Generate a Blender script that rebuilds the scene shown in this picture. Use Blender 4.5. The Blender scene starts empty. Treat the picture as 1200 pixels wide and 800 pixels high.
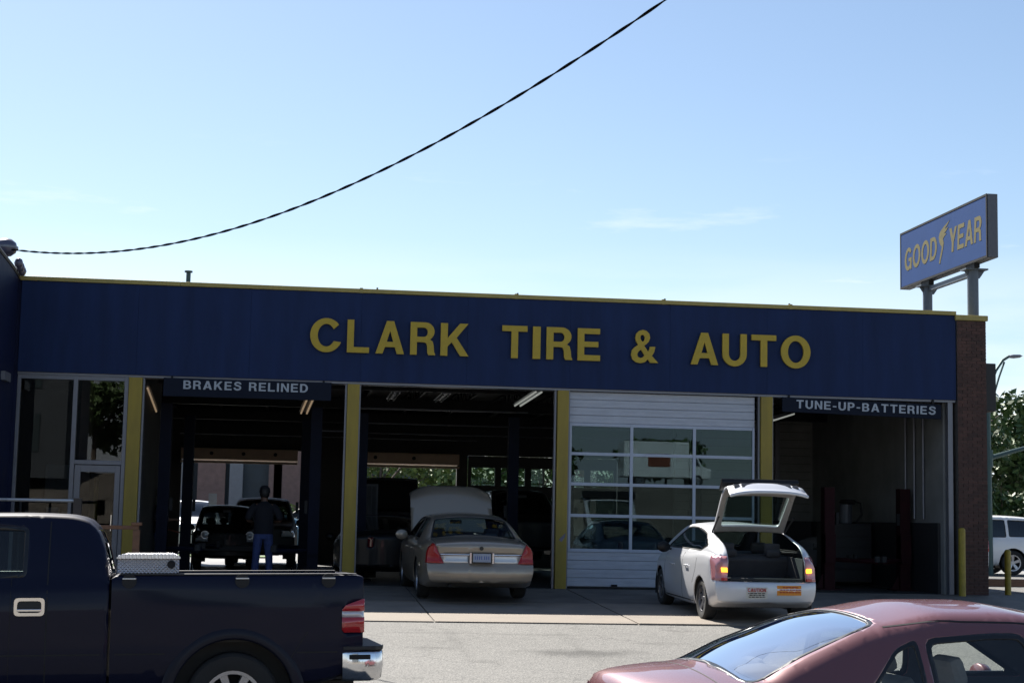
import bpy, bmesh, math, random
import numpy as np
from mathutils import Vector, Matrix
from mathutils.bvhtree import BVHTree
random.seed(7)
R = math.radians
SC = bpy.context.scene
COL = SC.collection

# ------------------------------------------------------------ camera, sky, sun
F_PX, HORIZON, ROLL, YAW = 1900.0, 608.0, 0.0205, R(7.3)
PITCH = math.atan((HORIZON - 400) / F_PX)
cd = bpy.data.cameras.new('camera')
cd.sensor_width = 36.0
cd.lens = F_PX / 1200 * 36.0
cd.clip_start = 0.1
cd.clip_end = 9000
cam = bpy.data.objects.new('camera', cd)
COL.objects.link(cam)
fw = Vector((math.sin(YAW) * math.cos(PITCH), math.cos(YAW) * math.cos(PITCH), math.sin(PITCH)))
r0 = Vector((math.cos(YAW), -math.sin(YAW), 0))
u0 = r0.cross(fw)
ci = math.cos(ROLL) * r0 + math.sin(ROLL) * u0
cj = -math.sin(ROLL) * r0 + math.cos(ROLL) * u0
CAM = Vector((0, -31.3, 1.32))
cam.matrix_world = Matrix(((ci.x, cj.x, -fw.x, CAM.x), (ci.y, cj.y, -fw.y, CAM.y), (ci.z, cj.z, -fw.z, CAM.z), (0, 0, 0, 1)))
SC.camera = cam
SC.view_settings.view_transform = 'Standard'
SC.view_settings.look = 'None'
SC.view_settings.gamma = 1.0
SC.view_settings.use_curve_mapping = False
SC.view_settings.exposure = 1.35

SUN_EL = R(45)
SUN_H = Vector((-0.36, 0.933))            # where the sun stands, seen from above
sun_az = math.atan2(SUN_H.x, SUN_H.y)
W = bpy.data.worlds.new('World')
SC.world = W
W.use_nodes = True
wt = W.node_tree
wt.nodes.clear()
def wn(t, **k):
    n = wt.nodes.new(t)
    for a, v in k.items():
        setattr(n, a, v)
    return n
sky = wn('ShaderNodeTexSky', sky_type='NISHITA', sun_disc=False, sun_elevation=SUN_EL, sun_rotation=sun_az, altitude=100.0)
sky.air_density = 1.0
sky.dust_density = 0.42
sky.ozone_density = 1.5
tc = wn('ShaderNodeTexCoord')
mp = wn('ShaderNodeMapping')
mp.inputs['Scale'].default_value = (3.2, 3.2, 22.0)
nz = wn('ShaderNodeTexNoise')
nz.inputs['Scale'].default_value = 2.6
nz.inputs['Detail'].default_value = 8
nz.inputs['Roughness'].default_value = 0.62
rmp = wn('ShaderNodeValToRGB')
rmp.color_ramp.elements[0].position = 0.585
rmp.color_ramp.elements[1].position = 0.74
sep = wn('ShaderNodeSeparateXYZ')
hz = wn('ShaderNodeMapRange')             # wisps thin out with height
hz.inputs['From Min'].default_value = 0.05
hz.inputs['From Max'].default_value = 0.24
hz.inputs['To Min'].default_value = 1.0
hz.inputs['To Max'].default_value = 0.0
mul = wn('ShaderNodeMath', operation='MULTIPLY')
bank = wn('ShaderNodeMapRange')           # bank of white cloud low over the horizon
bank.inputs['From Min'].default_value = 0.05
bank.inputs['From Max'].default_value = 0.17
bank.inputs['To Min'].default_value = 0.9
bank.inputs['To Max'].default_value = 0.0
nz2 = wn('ShaderNodeTexNoise')
nz2.inputs['Scale'].default_value = 1.3
nz2.inputs['Detail'].default_value = 7
rmp2 = wn('ShaderNodeValToRGB')
rmp2.color_ramp.elements[0].position = 0.36
rmp2.color_ramp.elements[1].position = 0.55
mul2 = wn('ShaderNodeMath', operation='MULTIPLY')
mx = wn('ShaderNodeMath', operation='MAXIMUM')
mixc = wn('ShaderNodeMix', data_type='RGBA')
mixc.inputs['B'].default_value = (8.0, 8.5, 9.3, 1)
bg = wn('ShaderNodeBackground')
SKY = bg.inputs['Strength']
SKY.default_value = 0.054
wo = wn('ShaderNodeOutputWorld')
L = wt.links.new
L(tc.outputs['Generated'], mp.inputs['Vector'])
L(mp.outputs['Vector'], nz.inputs['Vector'])
L(mp.outputs['Vector'], nz2.inputs['Vector'])
L(nz.outputs['Fac'], rmp.inputs['Fac'])
L(nz2.outputs['Fac'], rmp2.inputs['Fac'])
L(tc.outputs['Generated'], sep.inputs[0])
L(sep.outputs['Z'], hz.inputs['Value'])
L(sep.outputs['Z'], bank.inputs['Value'])
L(rmp.outputs['Color'], mul.inputs[0])
L(hz.outputs['Result'], mul.inputs[1])
L(rmp2.outputs['Color'], mul2.inputs[0])
L(bank.outputs['Result'], mul2.inputs[1])
L(mul.outputs[0], mx.inputs[0])
L(mul2.outputs[0], mx.inputs[1])
L(mx.outputs[0], mixc.inputs['Factor'])
L(sky.outputs['Color'], mixc.inputs['A'])
L(mixc.outputs['Result'], bg.inputs['Color'])
L(bg.outputs[0], wo.inputs['Surface'])

sl = bpy.data.lights.new('sun', 'SUN')
sl.energy = 5.0
sl.angle = R(0.53)
sl.color = (1.0, 0.95, 0.87)
so = bpy.data.objects.new('sun', sl)
COL.objects.link(so)
sdir = Vector((SUN_H.x * math.cos(SUN_EL), SUN_H.y * math.cos(SUN_EL), math.sin(SUN_EL))).normalized()
so.rotation_euler = sdir.to_track_quat('Z', 'Y').to_euler()
so.location = (0, 0, 40)

# ------------------------------------------------------------ materials
def nodes(name):
    m = bpy.data.materials.new(name)
    m.use_nodes = True
    t = m.node_tree
    b = t.nodes['Principled BSDF']
    return m, t, b
def pmat(name, col, rough=0.6, metal=0.0, var=0.0, scale=3.0, bump=0.0, bscale=60.0, coat=0.0, emit=None, es=0.0, stretch=None, spec=0.5, ior=1.5, coatr=0.03):
    m, t, b = nodes(name)
    b.inputs['Base Color'].default_value = (*col, 1)
    b.inputs['Roughness'].default_value = rough
    b.inputs['Metallic'].default_value = metal
    b.inputs['IOR'].default_value = ior
    b.inputs['Specular IOR Level'].default_value = spec
    b.inputs['Coat Weight'].default_value = coat
    b.inputs['Coat Roughness'].default_value = coatr
    if emit:
        b.inputs['Emission Color'].default_value = (*emit, 1)
        b.inputs['Emission Strength'].default_value = es
    c = t.nodes.new('ShaderNodeTexCoord')
    vec = c.outputs['Object']
    if stretch:
        mpn = t.nodes.new('ShaderNodeMapping')
        mpn.inputs['Scale'].default_value = stretch
        t.links.new(vec, mpn.inputs['Vector'])
        vec = mpn.outputs['Vector']
    if var:
        n = t.nodes.new('ShaderNodeTexNoise')
        n.inputs['Scale'].default_value = scale
        n.inputs['Detail'].default_value = 8
        n.inputs['Roughness'].default_value = 0.65
        t.links.new(vec, n.inputs['Vector'])
        r = t.nodes.new('ShaderNodeValToRGB')
        r.color_ramp.elements[0].position = 0.3
        r.color_ramp.elements[1].position = 0.7
        r.color_ramp.elements[0].color = (*[max(0, x * (1 - var)) for x in col], 1)
        r.color_ramp.elements[1].color = (*[min(1, x * (1 + var)) for x in col], 1)
        t.links.new(n.outputs['Fac'], r.inputs['Fac'])
        t.links.new(r.outputs['Color'], b.inputs['Base Color'])
        r2 = t.nodes.new('ShaderNodeMapRange')
        r2.inputs['To Min'].default_value = max(0.02, rough * 0.8)
        r2.inputs['To Max'].default_value = min(1, rough * 1.25)
        t.links.new(n.outputs['Fac'], r2.inputs['Value'])
        t.links.new(r2.outputs['Result'], b.inputs['Roughness'])
    if bump:
        n = t.nodes.new('ShaderNodeTexNoise')
        n.inputs['Scale'].default_value = bscale
        n.inputs['Detail'].default_value = 4
        t.links.new(vec, n.inputs['Vector'])
        bp = t.nodes.new('ShaderNodeBump')
        bp.inputs['Strength'].default_value = bump
        bp.inputs['Distance'].default_value = 0.01
        t.links.new(n.outputs['Fac'], bp.inputs['Height'])
        t.links.new(bp.outputs['Normal'], b.inputs['Normal'])
    return m
def glass(name, tint=(0.75, 0.8, 0.8), gain=1.7, rough=0.0, refl=(1, 1, 1)):
    m = bpy.data.materials.new(name)
    m.use_nodes = True
    t = m.node_tree
    t.nodes.clear()
    o = t.nodes.new('ShaderNodeOutputMaterial')
    tr = t.nodes.new('ShaderNodeBsdfTransparent')
    tr.inputs['Color'].default_value = (*tint, 1)
    g = t.nodes.new('ShaderNodeBsdfGlossy')
    g.inputs['Roughness'].default_value = rough
    g.inputs['Color'].default_value = (*refl, 1)
    fr = t.nodes.new('ShaderNodeFresnel')
    mi = t.nodes.new('ShaderNodeMath')
    mi.operation = 'MULTIPLY_ADD'
    mi.inputs[1].default_value = 1 / 1.5 - 1.5
    mi.inputs[2].default_value = 1.5
    mu = t.nodes.new('ShaderNodeMath')
    mu.operation = 'MULTIPLY'
    mu.use_clamp = True
    mu.inputs[1].default_value = gain
    geo = t.nodes.new('ShaderNodeNewGeometry')
    mxs = t.nodes.new('ShaderNodeMixShader')
    t.links.new(geo.outputs['Backfacing'], mi.inputs[0])
    t.links.new(mi.outputs[0], fr.inputs['IOR'])
    t.links.new(fr.outputs[0], mu.inputs[0])
    t.links.new(mu.outputs[0], mxs.inputs['Fac'])
    t.links.new(tr.outputs[0], mxs.inputs[1])
    t.links.new(g.outputs[0], mxs.inputs[2])
    t.links.new(mxs.outputs[0], o.inputs['Surface'])
    return m
def asphalt_mat():
    m, t, b = nodes('asphalt')
    c = t.nodes.new('ShaderNodeTexCoord')
    def noise(s, d=6, r=0.6):
        n = t.nodes.new('ShaderNodeTexNoise')
        n.inputs['Scale'].default_value = s
        n.inputs['Detail'].default_value = d
        n.inputs['Roughness'].default_value = r
        t.links.new(c.outputs['Object'], n.inputs['Vector'])
        return n
    def ramp(src, p0, c0, p1, c1):
        r = t.nodes.new('ShaderNodeValToRGB')
        r.color_ramp.elements[0].position = p0
        r.color_ramp.elements[0].color = (*c0, 1)
        r.color_ramp.elements[1].position = p1
        r.color_ramp.elements[1].color = (*c1, 1)
        t.links.new(src, r.inputs['Fac'])
        return r
    def mixm(a, bb, mode='MULTIPLY', f=1.0):
        x = t.nodes.new('ShaderNodeMix')
        x.data_type = 'RGBA'
        x.blend_type = mode
        x.inputs['Factor'].default_value = f
        t.links.new(a, x.inputs['A'])
        t.links.new(bb, x.inputs['B'])
        return x.outputs['Result']
    big = ramp(noise(0.35).outputs['Fac'], 0.3, (0.098, 0.096, 0.092), 0.7, (0.128, 0.125, 0.120))
    grit = ramp(noise(55, 3, 0.8).outputs['Fac'], 0.32, (0.45, 0.45, 0.45), 0.68, (1.5, 1.5, 1.5))
    v = t.nodes.new('ShaderNodeTexVoronoi')
    v.inputs['Scale'].default_value = 38
    t.links.new(c.outputs['Object'], v.inputs['Vector'])
    chips = ramp(v.outputs['Color'], 0.2, (0.75, 0.75, 0.74), 0.95, (1.5, 1.48, 1.42))
    stain = ramp(noise(0.8, 8, 0.7).outputs['Fac'], 0.30, (0.42, 0.42, 0.42), 0.40, (1, 1, 1))
    out = mixm(mixm(big.outputs['Color'], grit.outputs['Color'], f=0.8), chips.outputs['Color'], f=0.8)
    out = mixm(out, stain.outputs['Color'])
    vc = t.nodes.new('ShaderNodeTexVoronoi')
    vc.feature = 'DISTANCE_TO_EDGE'
    vc.inputs['Scale'].default_value = 0.33
    wv = t.nodes.new('ShaderNodeMix')
    wv.data_type = 'VECTOR'
    wv.inputs['Factor'].default_value = 0.06
    t.links.new(c.outputs['Object'], wv.inputs['A'])
    t.links.new(noise(1.6, 6, 0.7).outputs['Color'], wv.inputs['B'])
    mpc = t.nodes.new('ShaderNodeVectorMath')
    mpc.operation = 'MULTIPLY_ADD'
    mpc.inputs[1].default_value = (1.3, 1.3, 0)
    t.links.new(noise(1.6, 6, 0.7).outputs['Color'], mpc.inputs[0])
    t.links.new(c.outputs['Object'], mpc.inputs[2])
    t.links.new(mpc.outputs[0], vc.inputs['Vector'])
    crk = t.nodes.new('ShaderNodeMapRange')
    crk.inputs['From Min'].default_value = 0.0
    crk.inputs['From Max'].default_value = 0.008
    crk.inputs['To Min'].default_value = 0.55
    crk.inputs['To Max'].default_value = 1.0
    t.links.new(vc.outputs['Distance'], crk.inputs['Value'])
    out = mixm(out, crk.outputs['Result'])
    nst = noise(2.2, 8, 0.75)
    for (sx_, sy_, rx_, ry_, dk) in ((3.75, -10.3, 1.1, 0.62, 0.36), (1.75, -9.9, 0.42, 0.22, 0.6), (2.15, -9.4, 0.13, 2.6, 0.80), (3.75, -9.6, 0.14, 2.8, 0.82), (6.4, -9.2, 0.12, 2.2, 0.82), (1.9, -8.2, 0.9, 0.15, 0.72), (3.4, -8.3, 1.2, 0.16, 0.72), (2.3, -11.2, 0.3, 0.22, 0.65), (4.9, -9.2, 0.5, 0.2, 0.65)):
        mpn = t.nodes.new('ShaderNodeMapping')
        mpn.vector_type = 'POINT'
        mpn.inputs['Location'].default_value = (-sx_ / rx_, -sy_ / ry_, 0)
        mpn.inputs['Scale'].default_value = (1 / rx_, 1 / ry_, 0)
        t.links.new(c.outputs['Object'], mpn.inputs['Vector'])
        ln = t.nodes.new('ShaderNodeVectorMath')
        ln.operation = 'LENGTH'
        t.links.new(mpn.outputs['Vector'], ln.inputs[0])
        ad = t.nodes.new('ShaderNodeMath')
        ad.operation = 'MULTIPLY_ADD'
        ad.inputs[1].default_value = 2.4
        t.links.new(nst.outputs['Fac'], ad.inputs[0])
        t.links.new(ln.outputs['Value'], ad.inputs[2])
        rr_ = ramp(ad.outputs[0], 0.0, (1, 1, 1), 1.0, (1, 1, 1))
        mr = t.nodes.new('ShaderNodeMapRange')
        mr.inputs['From Min'].default_value = 1.35
        mr.inputs['From Max'].default_value = 2.15
        mr.inputs['To Min'].default_value = dk
        mr.inputs['To Max'].default_value = 1.0
        t.links.new(ad.outputs[0], mr.inputs['Value'])
        out = mixm(out, mr.outputs['Result'])
    t.links.new(out, b.inputs['Base Color'])
    b.inputs['Roughness'].default_value = 0.85
    bp = t.nodes.new('ShaderNodeBump')
    bp.inputs['Strength'].default_value = 0.7
    bp.inputs['Distance'].default_value = 0.012
    t.links.new(v.outputs['Distance'], bp.inputs['Height'])
    t.links.new(bp.outputs['Normal'], b.inputs['Normal'])
    return m
M = {}
M['asphalt'] = asphalt_mat()
M['concrete'] = pmat('concrete', (0.185, 0.155, 0.125), 0.85, var=0.22, scale=2.2, bump=0.4, bscale=90)
M['concrete_shade'] = pmat('shaded_concrete', (0.12, 0.105, 0.09), 0.8, var=0.45, scale=1.3, bump=0.4, bscale=60)  # concrete darkened to carry the building's shade in its colour, mottled by stains
M['lot'] = pmat('lot_concrete', (0.19, 0.19, 0.187), 0.85, var=0.15, scale=1.2, bump=0.3)
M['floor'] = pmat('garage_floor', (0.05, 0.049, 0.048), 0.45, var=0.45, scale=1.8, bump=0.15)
M['bank'] = pmat('bank_ground', (0.13, 0.115, 0.095), 0.9, var=0.3, scale=0.4, bump=0.3)
M['blue'] = pmat('fascia_blue', (0.0145, 0.028, 0.082), 0.6, spec=0.12, var=0.20, scale=2.2, bump=0.12, bscale=6, stretch=(1.6, 1, 0.22))
M['blue2'] = pmat('wing_blue', (0.010, 0.014, 0.042), 0.6, spec=0.12, var=0.2, scale=1.5, bump=0.1, bscale=12)
M['yellow'] = pmat('column_yellow', (0.27, 0.195, 0.020), 0.5, var=0.22, scale=3.5, bump=0.15, bscale=20, stretch=(1, 1, 0.25))
M['coping'] = pmat('coping_yellow', (0.33, 0.26, 0.07), 0.5, var=0.15, scale=5)
M['letter'] = pmat('letter_yellow', (0.41, 0.285, 0.012), 0.45, var=0.10, scale=6)
M['bollard'] = pmat('bollard_yellow', (0.30, 0.22, 0.02), 0.45, var=0.25, scale=7, bump=0.2)
M['frame'] = pmat('aluminium', (0.17, 0.175, 0.2), 0.4, 0.5, var=0.1, scale=5)
M['door'] = pmat('door_white', (0.40, 0.425, 0.48), 0.5, var=0.10, scale=3, stretch=(1, 1, 3))
M['doorbar'] = pmat('door_bar_white', (0.38, 0.42, 0.50), 0.45, var=0.06, scale=4)
M['brick'] = pmat('brick', (0.062, 0.031, 0.025), 0.85, var=0.45, scale=4.5, bump=0.5, bscale=70)
M['brick2'] = pmat('brick_b', (0.078, 0.038, 0.030), 0.85, var=0.35, scale=5, bump=0.5, bscale=70)
M['mortar'] = pmat('mortar', (0.085, 0.076, 0.068), 0.9, var=0.3, scale=6, bump=0.4)
M['steel'] = pmat('dark_steel', (0.022, 0.022, 0.023), 0.6, 0.3, spec=0.2, var=0.3, scale=4)
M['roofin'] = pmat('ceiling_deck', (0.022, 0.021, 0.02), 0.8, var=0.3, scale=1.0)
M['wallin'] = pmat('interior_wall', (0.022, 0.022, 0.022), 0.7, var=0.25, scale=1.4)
M['wallblk'] = pmat('block_wall', (0.21, 0.21, 0.20), 0.7, var=0.22, scale=1.4, bump=0.2)
M['darkbase'] = pmat('dark_wainscot', (0.02, 0.02, 0.022), 0.6, var=0.3, scale=2)
M['tan'] = pmat('tan_header', (0.50, 0.36, 0.26), 0.7, var=0.12, scale=2)
M['liftblue'] = pmat('lift_blue', (0.006, 0.008, 0.018), 0.6, spec=0.1, var=0.25, scale=4)
M['liftred'] = pmat('lift_red', (0.026, 0.007, 0.009), 0.6, spec=0.1, var=0.3, scale=4)
M['signdark'] = pmat('hanging_sign_navy', (0.011, 0.015, 0.027), 0.7, spec=0.1, var=0.12, scale=3)
M['signwhite'] = pmat('sign_white', (0.34, 0.38, 0.43), 0.5)
M['signblue'] = pmat('roof_sign_blue', (0.024, 0.060, 0.175), 0.7, spec=0.08, var=0.06, scale=2)
M['signyel'] = pmat('roof_sign_yellow', (0.15, 0.135, 0.07), 0.7, spec=0.1, var=0.15, scale=9)
M['signgrey'] = pmat('sign_cabinet_grey', (0.10, 0.105, 0.12), 0.5, 0.2, var=0.1, scale=4)
M['pipe'] = pmat('post_grey', (0.10, 0.12, 0.145), 0.5, 0.3, var=0.15, scale=4, stretch=(1, 1, 0.2))
M['teal'] = pmat('pole_teal', (0.05, 0.09, 0.09), 0.5, 0.4, var=0.1)
M['black'] = pmat('black', (0.012, 0.012, 0.013), 0.55)
M['cable'] = pmat('cable', (0.008, 0.008, 0.009), 1.0, spec=0.0)
M['rubber'] = pmat('rubber', (0.018, 0.018, 0.018), 0.8, var=0.3, scale=12)
M['trim'] = pmat('window_trim', (0.010, 0.010, 0.011), 0.35)
M['inner'] = pmat('car_interior', (0.045, 0.045, 0.05), 0.8, var=0.2, scale=5)
M['innertan'] = pmat('car_interior_grey', (0.26, 0.25, 0.24), 0.85, var=0.15, scale=5)
M['chrome'] = pmat('chrome', (0.78, 0.78, 0.80), 0.12, 1.0, var=0.03, scale=5)
M['alloy'] = pmat('alloy', (0.42, 0.42, 0.44), 0.35, 0.85, var=0.1, scale=8)
M['tread'] = pmat('diamond_plate', (0.80, 0.78, 0.80), 0.28, 1.0, var=0.06, scale=9)
M['truck'] = pmat('truck_navy', (0.0035, 0.005, 0.020), 0.55, 0.0, coat=0.26, coatr=0.06, spec=0.12, var=0.05, scale=1)
M['truckdark'] = pmat('truck_flare', (0.004, 0.005, 0.014), 0.5, 0.0, coat=0.1, spec=0.25)
M['redcar'] = pmat('rose_metallic', (0.155, 0.053, 0.057), 0.42, 0.3, coat=0.9, coatr=0.03)
M['goldcar'] = pmat('grey_gold_metallic', (0.31, 0.262, 0.205), 0.34, 0.45, coat=0.8, coatr=0.06, var=0.03, scale=300)
M['golddark'] = pmat('roof_dark', (0.05, 0.05, 0.055), 0.4, 0.3, coat=0.5)
M['silver'] = pmat('silver_white', (0.60, 0.61, 0.64), 0.38, 0.35, coat=0.7, coatr=0.06, var=0.02, scale=200)
M['white'] = pmat('white_paint', (0.78, 0.78, 0.78), 0.35, coat=0.7)
M['carblack'] = pmat('black_paint', (0.008, 0.008, 0.009), 0.45, coat=0.2, spec=0.25)
M['carblue'] = pmat('pale_blue_paint', (0.20, 0.26, 0.36), 0.4, 0.3, coat=0.6)
M['carteal'] = pmat('teal_paint', (0.10, 0.20, 0.26), 0.4, 0.3, coat=0.6)
M['cargrey'] = pmat('grey_paint', (0.12, 0.12, 0.13), 0.4, 0.4, coat=0.6)
M['lens_red'] = pmat('red_lens', (0.42, 0.012, 0.015), 0.12, spec=0.8, coat=1.0)
M['lens_dark'] = pmat('dark_red_lens', (0.10, 0.006, 0.010), 0.15, spec=0.8, coat=1.0)
M['lens_mid'] = pmat('mid_red_lens', (0.34, 0.012, 0.014), 0.2, spec=0.4, coat=0.3)
M['reargal'] = glass('rear_screen_glass', (0.85, 0.88, 0.87), 4.6)
M['clearglass'] = glass('clear_glass', (0.80, 0.84, 0.83), 1.2)
M['railcap'] = pmat('bed_rail_cap', (0.035, 0.033, 0.036), 0.5)
M['lens_clear'] = pmat('clear_lens', (0.60, 0.60, 0.62), 0.15, 0.3, coat=1.0)
M['lens_pink'] = pmat('pink_lens', (0.45, 0.20, 0.22), 0.2, 0.2, coat=1.0)
M['amber'] = pmat('amber_lit', (0.9, 0.35, 0.02), 0.3, emit=(1.0, 0.36, 0.03), es=1.3)
M['plate'] = pmat('plate', (0.30, 0.34, 0.42), 0.5, var=0.1, scale=30)
M['plateblue'] = pmat('plate_ink', (0.08, 0.12, 0.35), 0.5)
M['stickorange'] = pmat('sticker_orange', (0.75, 0.26, 0.01), 0.45, var=0.1, scale=20)
M['stickwhite'] = pmat('sticker_white', (0.60, 0.58, 0.52), 0.5)
M['stickred'] = pmat('sticker_red', (0.42, 0.03, 0.02), 0.5)
M['gasket'] = pmat('shut_line', (0.006, 0.006, 0.007), 0.7)
M['jeans'] = pmat('jeans', (0.045, 0.07, 0.20), 0.9, var=0.25, scale=9, bump=0.4, bscale=80)
M['shirt'] = pmat('dark_shirt', (0.010, 0.011, 0.018), 0.9, var=0.2, scale=9, bump=0.3, bscale=40)
M['skin'] = pmat('skin', (0.16, 0.09, 0.06), 0.55, var=0.1, scale=10)
M['leaf'] = pmat('leaf', (0.060, 0.105, 0.028), 0.6, var=0.45, scale=0.9)
M['leaf2'] = pmat('leaf_pale', (0.12, 0.17, 0.045), 0.6, var=0.45, scale=1.2)
M['bark'] = pmat('bark', (0.09, 0.07, 0.055), 0.9, var=0.3, scale=6, bump=0.6)
M['pink'] = pmat('pink_brick_column', (0.20, 0.125, 0.11), 0.8, var=0.2, scale=5)
M['bwall'] = pmat('far_wall', (0.05, 0.06, 0.07), 0.7, var=0.2, scale=1)
M['bglass'] = pmat('far_window', (0.03, 0.045, 0.05), 0.12, spec=0.8)
M['wood'] = pmat('stained_wood', (0.22, 0.10, 0.05), 0.6, var=0.3, scale=6, stretch=(1, 6, 6))
M['rail'] = pmat('rail_metal', (0.62, 0.60, 0.58), 0.35, 0.6)
M['lamp'] = pmat('lit_tube', (0.9, 0.85, 0.75), 0.5, emit=(1.0, 0.70, 0.42), es=0.09)
M['lampw'] = pmat('lit_tube_white', (0.5, 0.5, 0.48), 0.5, emit=(0.95, 1.0, 0.92), es=0.10)
M['dome'] = pmat('dome_grey', (0.11, 0.11, 0.15), 0.35, 0.4, var=0.1)
M['grass'] = pmat('grass', (0.10, 0.16, 0.05), 0.9, var=0.4, scale=3, bump=0.6, bscale=40)
M['vanred'] = pmat('van_red', (0.20, 0.06, 0.035), 0.5)
M['cabinet'] = pmat('counter_dark', (0.05, 0.035, 0.03), 0.5, var=0.3)
M['paper'] = pmat('paper', (0.35, 0.36, 0.38), 0.7)
M['glass'] = glass('door_glass', (0.50, 0.58, 0.58), 0.8, refl=(0.62, 0.85, 0.95))
M['shopglass'] = glass('shop_glass', (0.6, 0.62, 0.62), 0.8)
M['carglass'] = glass('car_glass', (0.62, 0.70, 0.68), 1.0)
M['darkglass'] = glass('tinted_glass', (0.20, 0.23, 0.23), 1.7)

# ------------------------------------------------------------ helpers
def link(name, me, mat=None, parent=None, smooth=False):
    o = bpy.data.objects.new(name, me)
    COL.objects.link(o)
    if mat is not None and len(me.materials) == 0:
        for k in (mat if isinstance(mat, (list, tuple)) else [mat]):
            me.materials.append(k)
    if smooth:
        me.polygons.foreach_set('use_smooth', [True] * len(me.polygons))
    if parent is not None:
        o.parent = parent
    return o
def tag(o, label=None, cat=None, group=None, kind=None):
    if label: o['label'] = label
    if cat: o['category'] = cat
    if group: o['group'] = group
    if kind: o['kind'] = kind
    return o
def thing(name, label, cat, loc=(0, 0, 0), rz=0, group=None):
    o = bpy.data.objects.new(name, None)
    COL.objects.link(o)
    o.location = loc
    o.rotation_euler = (0, 0, rz)
    o.empty_display_size = 0.3
    return tag(o, label, cat, group)
def copy_tree(o, parent=None):
    c = o.copy()
    COL.objects.link(c)
    if parent is not None:
        c.parent = parent
    for ch in list(o.children):
        copy_tree(ch, c)
    return c
def bevel(o, w=0.01, seg=2, ang=35):
    m = o.modifiers.new('bevel', 'BEVEL')
    m.width = w
    m.segments = seg
    m.limit_method = 'ANGLE'
    m.angle_limit = R(ang)
    return o
def autosmooth(me, deg=35):
    me.polygons.foreach_set('use_smooth', [True] * len(me.polygons))
    try:
        me.set_sharp_from_angle(angle=R(deg))
    except Exception:
        pass
class MB:
    def __init__(s):
        s.v, s.f = [], []
    def add(s, vs, fs, M4=None):
        n = len(s.v)
        s.v += [tuple(M4 @ Vector(p)) if M4 else tuple(p) for p in vs]
        s.f += [tuple(i + n for i in f) for f in fs]
        return s
    def box(s, x0, x1, y0, y1, z0, z1, M4=None):
        return s.add([(x0, y0, z0), (x1, y0, z0), (x1, y1, z0), (x0, y1, z0), (x0, y0, z1), (x1, y0, z1), (x1, y1, z1), (x0, y1, z1)],
                     [(0, 3, 2, 1), (4, 5, 6, 7), (0, 1, 5, 4), (1, 2, 6, 5), (2, 3, 7, 6), (3, 0, 4, 7)], M4)
    def tube(s, pts, r, n=8, cap=True):
        pts = [Vector(p) for p in pts]
        rs = r if isinstance(r, (list, tuple)) else [r] * len(pts)
        vs, fs = [], []
        up = None
        for i, p in enumerate(pts):
            d = (pts[min(i + 1, len(pts) - 1)] - pts[max(i - 1, 0)]).normalized()
            if up is None:
                up = Vector((0, 0, 1)) if abs(d.z) < 0.9 else Vector((1, 0, 0))
            a = d.cross(up).normalized()
            up = a.cross(d).normalized()
            for k in range(n):
                t = 2 * math.pi * k / n
                vs.append(p + rs[i] * (math.cos(t) * a + math.sin(t) * up))
        for i in range(len(pts) - 1):
            for k in range(n):
                fs.append((i * n + k, (i + 1) * n + k, (i + 1) * n + (k + 1) % n, i * n + (k + 1) % n))
        if cap:
            fs.append(tuple(range(n)))
            fs.append(tuple((len(pts) - 1) * n + k for k in reversed(range(n))))
        return s.add(vs, fs)
    def lathe(s, prof, n=24, M4=None, axis='Z', closed=False):
        vs, fs = [], []
        for (r, h) in prof:
            for k in range(n):
                t = 2 * math.pi * k / n
                if axis == 'Z': vs.append((r * math.cos(t), r * math.sin(t), h))
                elif axis == 'Y': vs.append((r * math.cos(t), h, r * math.sin(t)))
                else: vs.append((h, r * math.cos(t), r * math.sin(t)))
        m = len(prof)
        for i in range(m if closed else m - 1):
            j = (i + 1) % m
            for k in range(n):
                fs.append((i * n + k, j * n + k, j * n + (k + 1) % n, i * n + (k + 1) % n))
        return s.add(vs, fs, M4)
    def prism(s, poly, a0, a1, axis='Y', M4=None):
        n = len(poly)
        def P(u, v, w):
            return {'Y': (u, w, v), 'X': (w, u, v), 'Z': (u, v, w)}[axis]
        vs = [P(u, v, a0) for u, v in poly] + [P(u, v, a1) for u, v in poly]
        fs = [tuple(range(n)), tuple(range(2 * n - 1, n - 1, -1))] + [(i, i + n, (i + 1) % n + n, (i + 1) % n) for i in range(n)]
        return s.add(vs, fs, M4)
    def mesh(s, name='m', fix=True):
        me = bpy.data.meshes.new(name)
        me.from_pydata([tuple(p) for p in s.v], [], s.f)
        if fix:
            bm = bmesh.new()
            bm.from_mesh(me)
            bmesh.ops.recalc_face_normals(bm, faces=bm.faces)
            bm.to_mesh(me)
            bm.free()
        return me
    def build(s, name, mat, parent=None, smooth=False, bev=0, auto=0):
        me = s.mesh(name)
        o = link(name, me, mat, parent, smooth)
        if auto: autosmooth(me, auto)
        if bev: bevel(o, bev)
        return o
def ground_z(y):
    return -0.032 * max(-y, 0) if y > -6.9 else max(-0.65, -0.2208 + (y + 6.9) * 0.0445)

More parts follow.
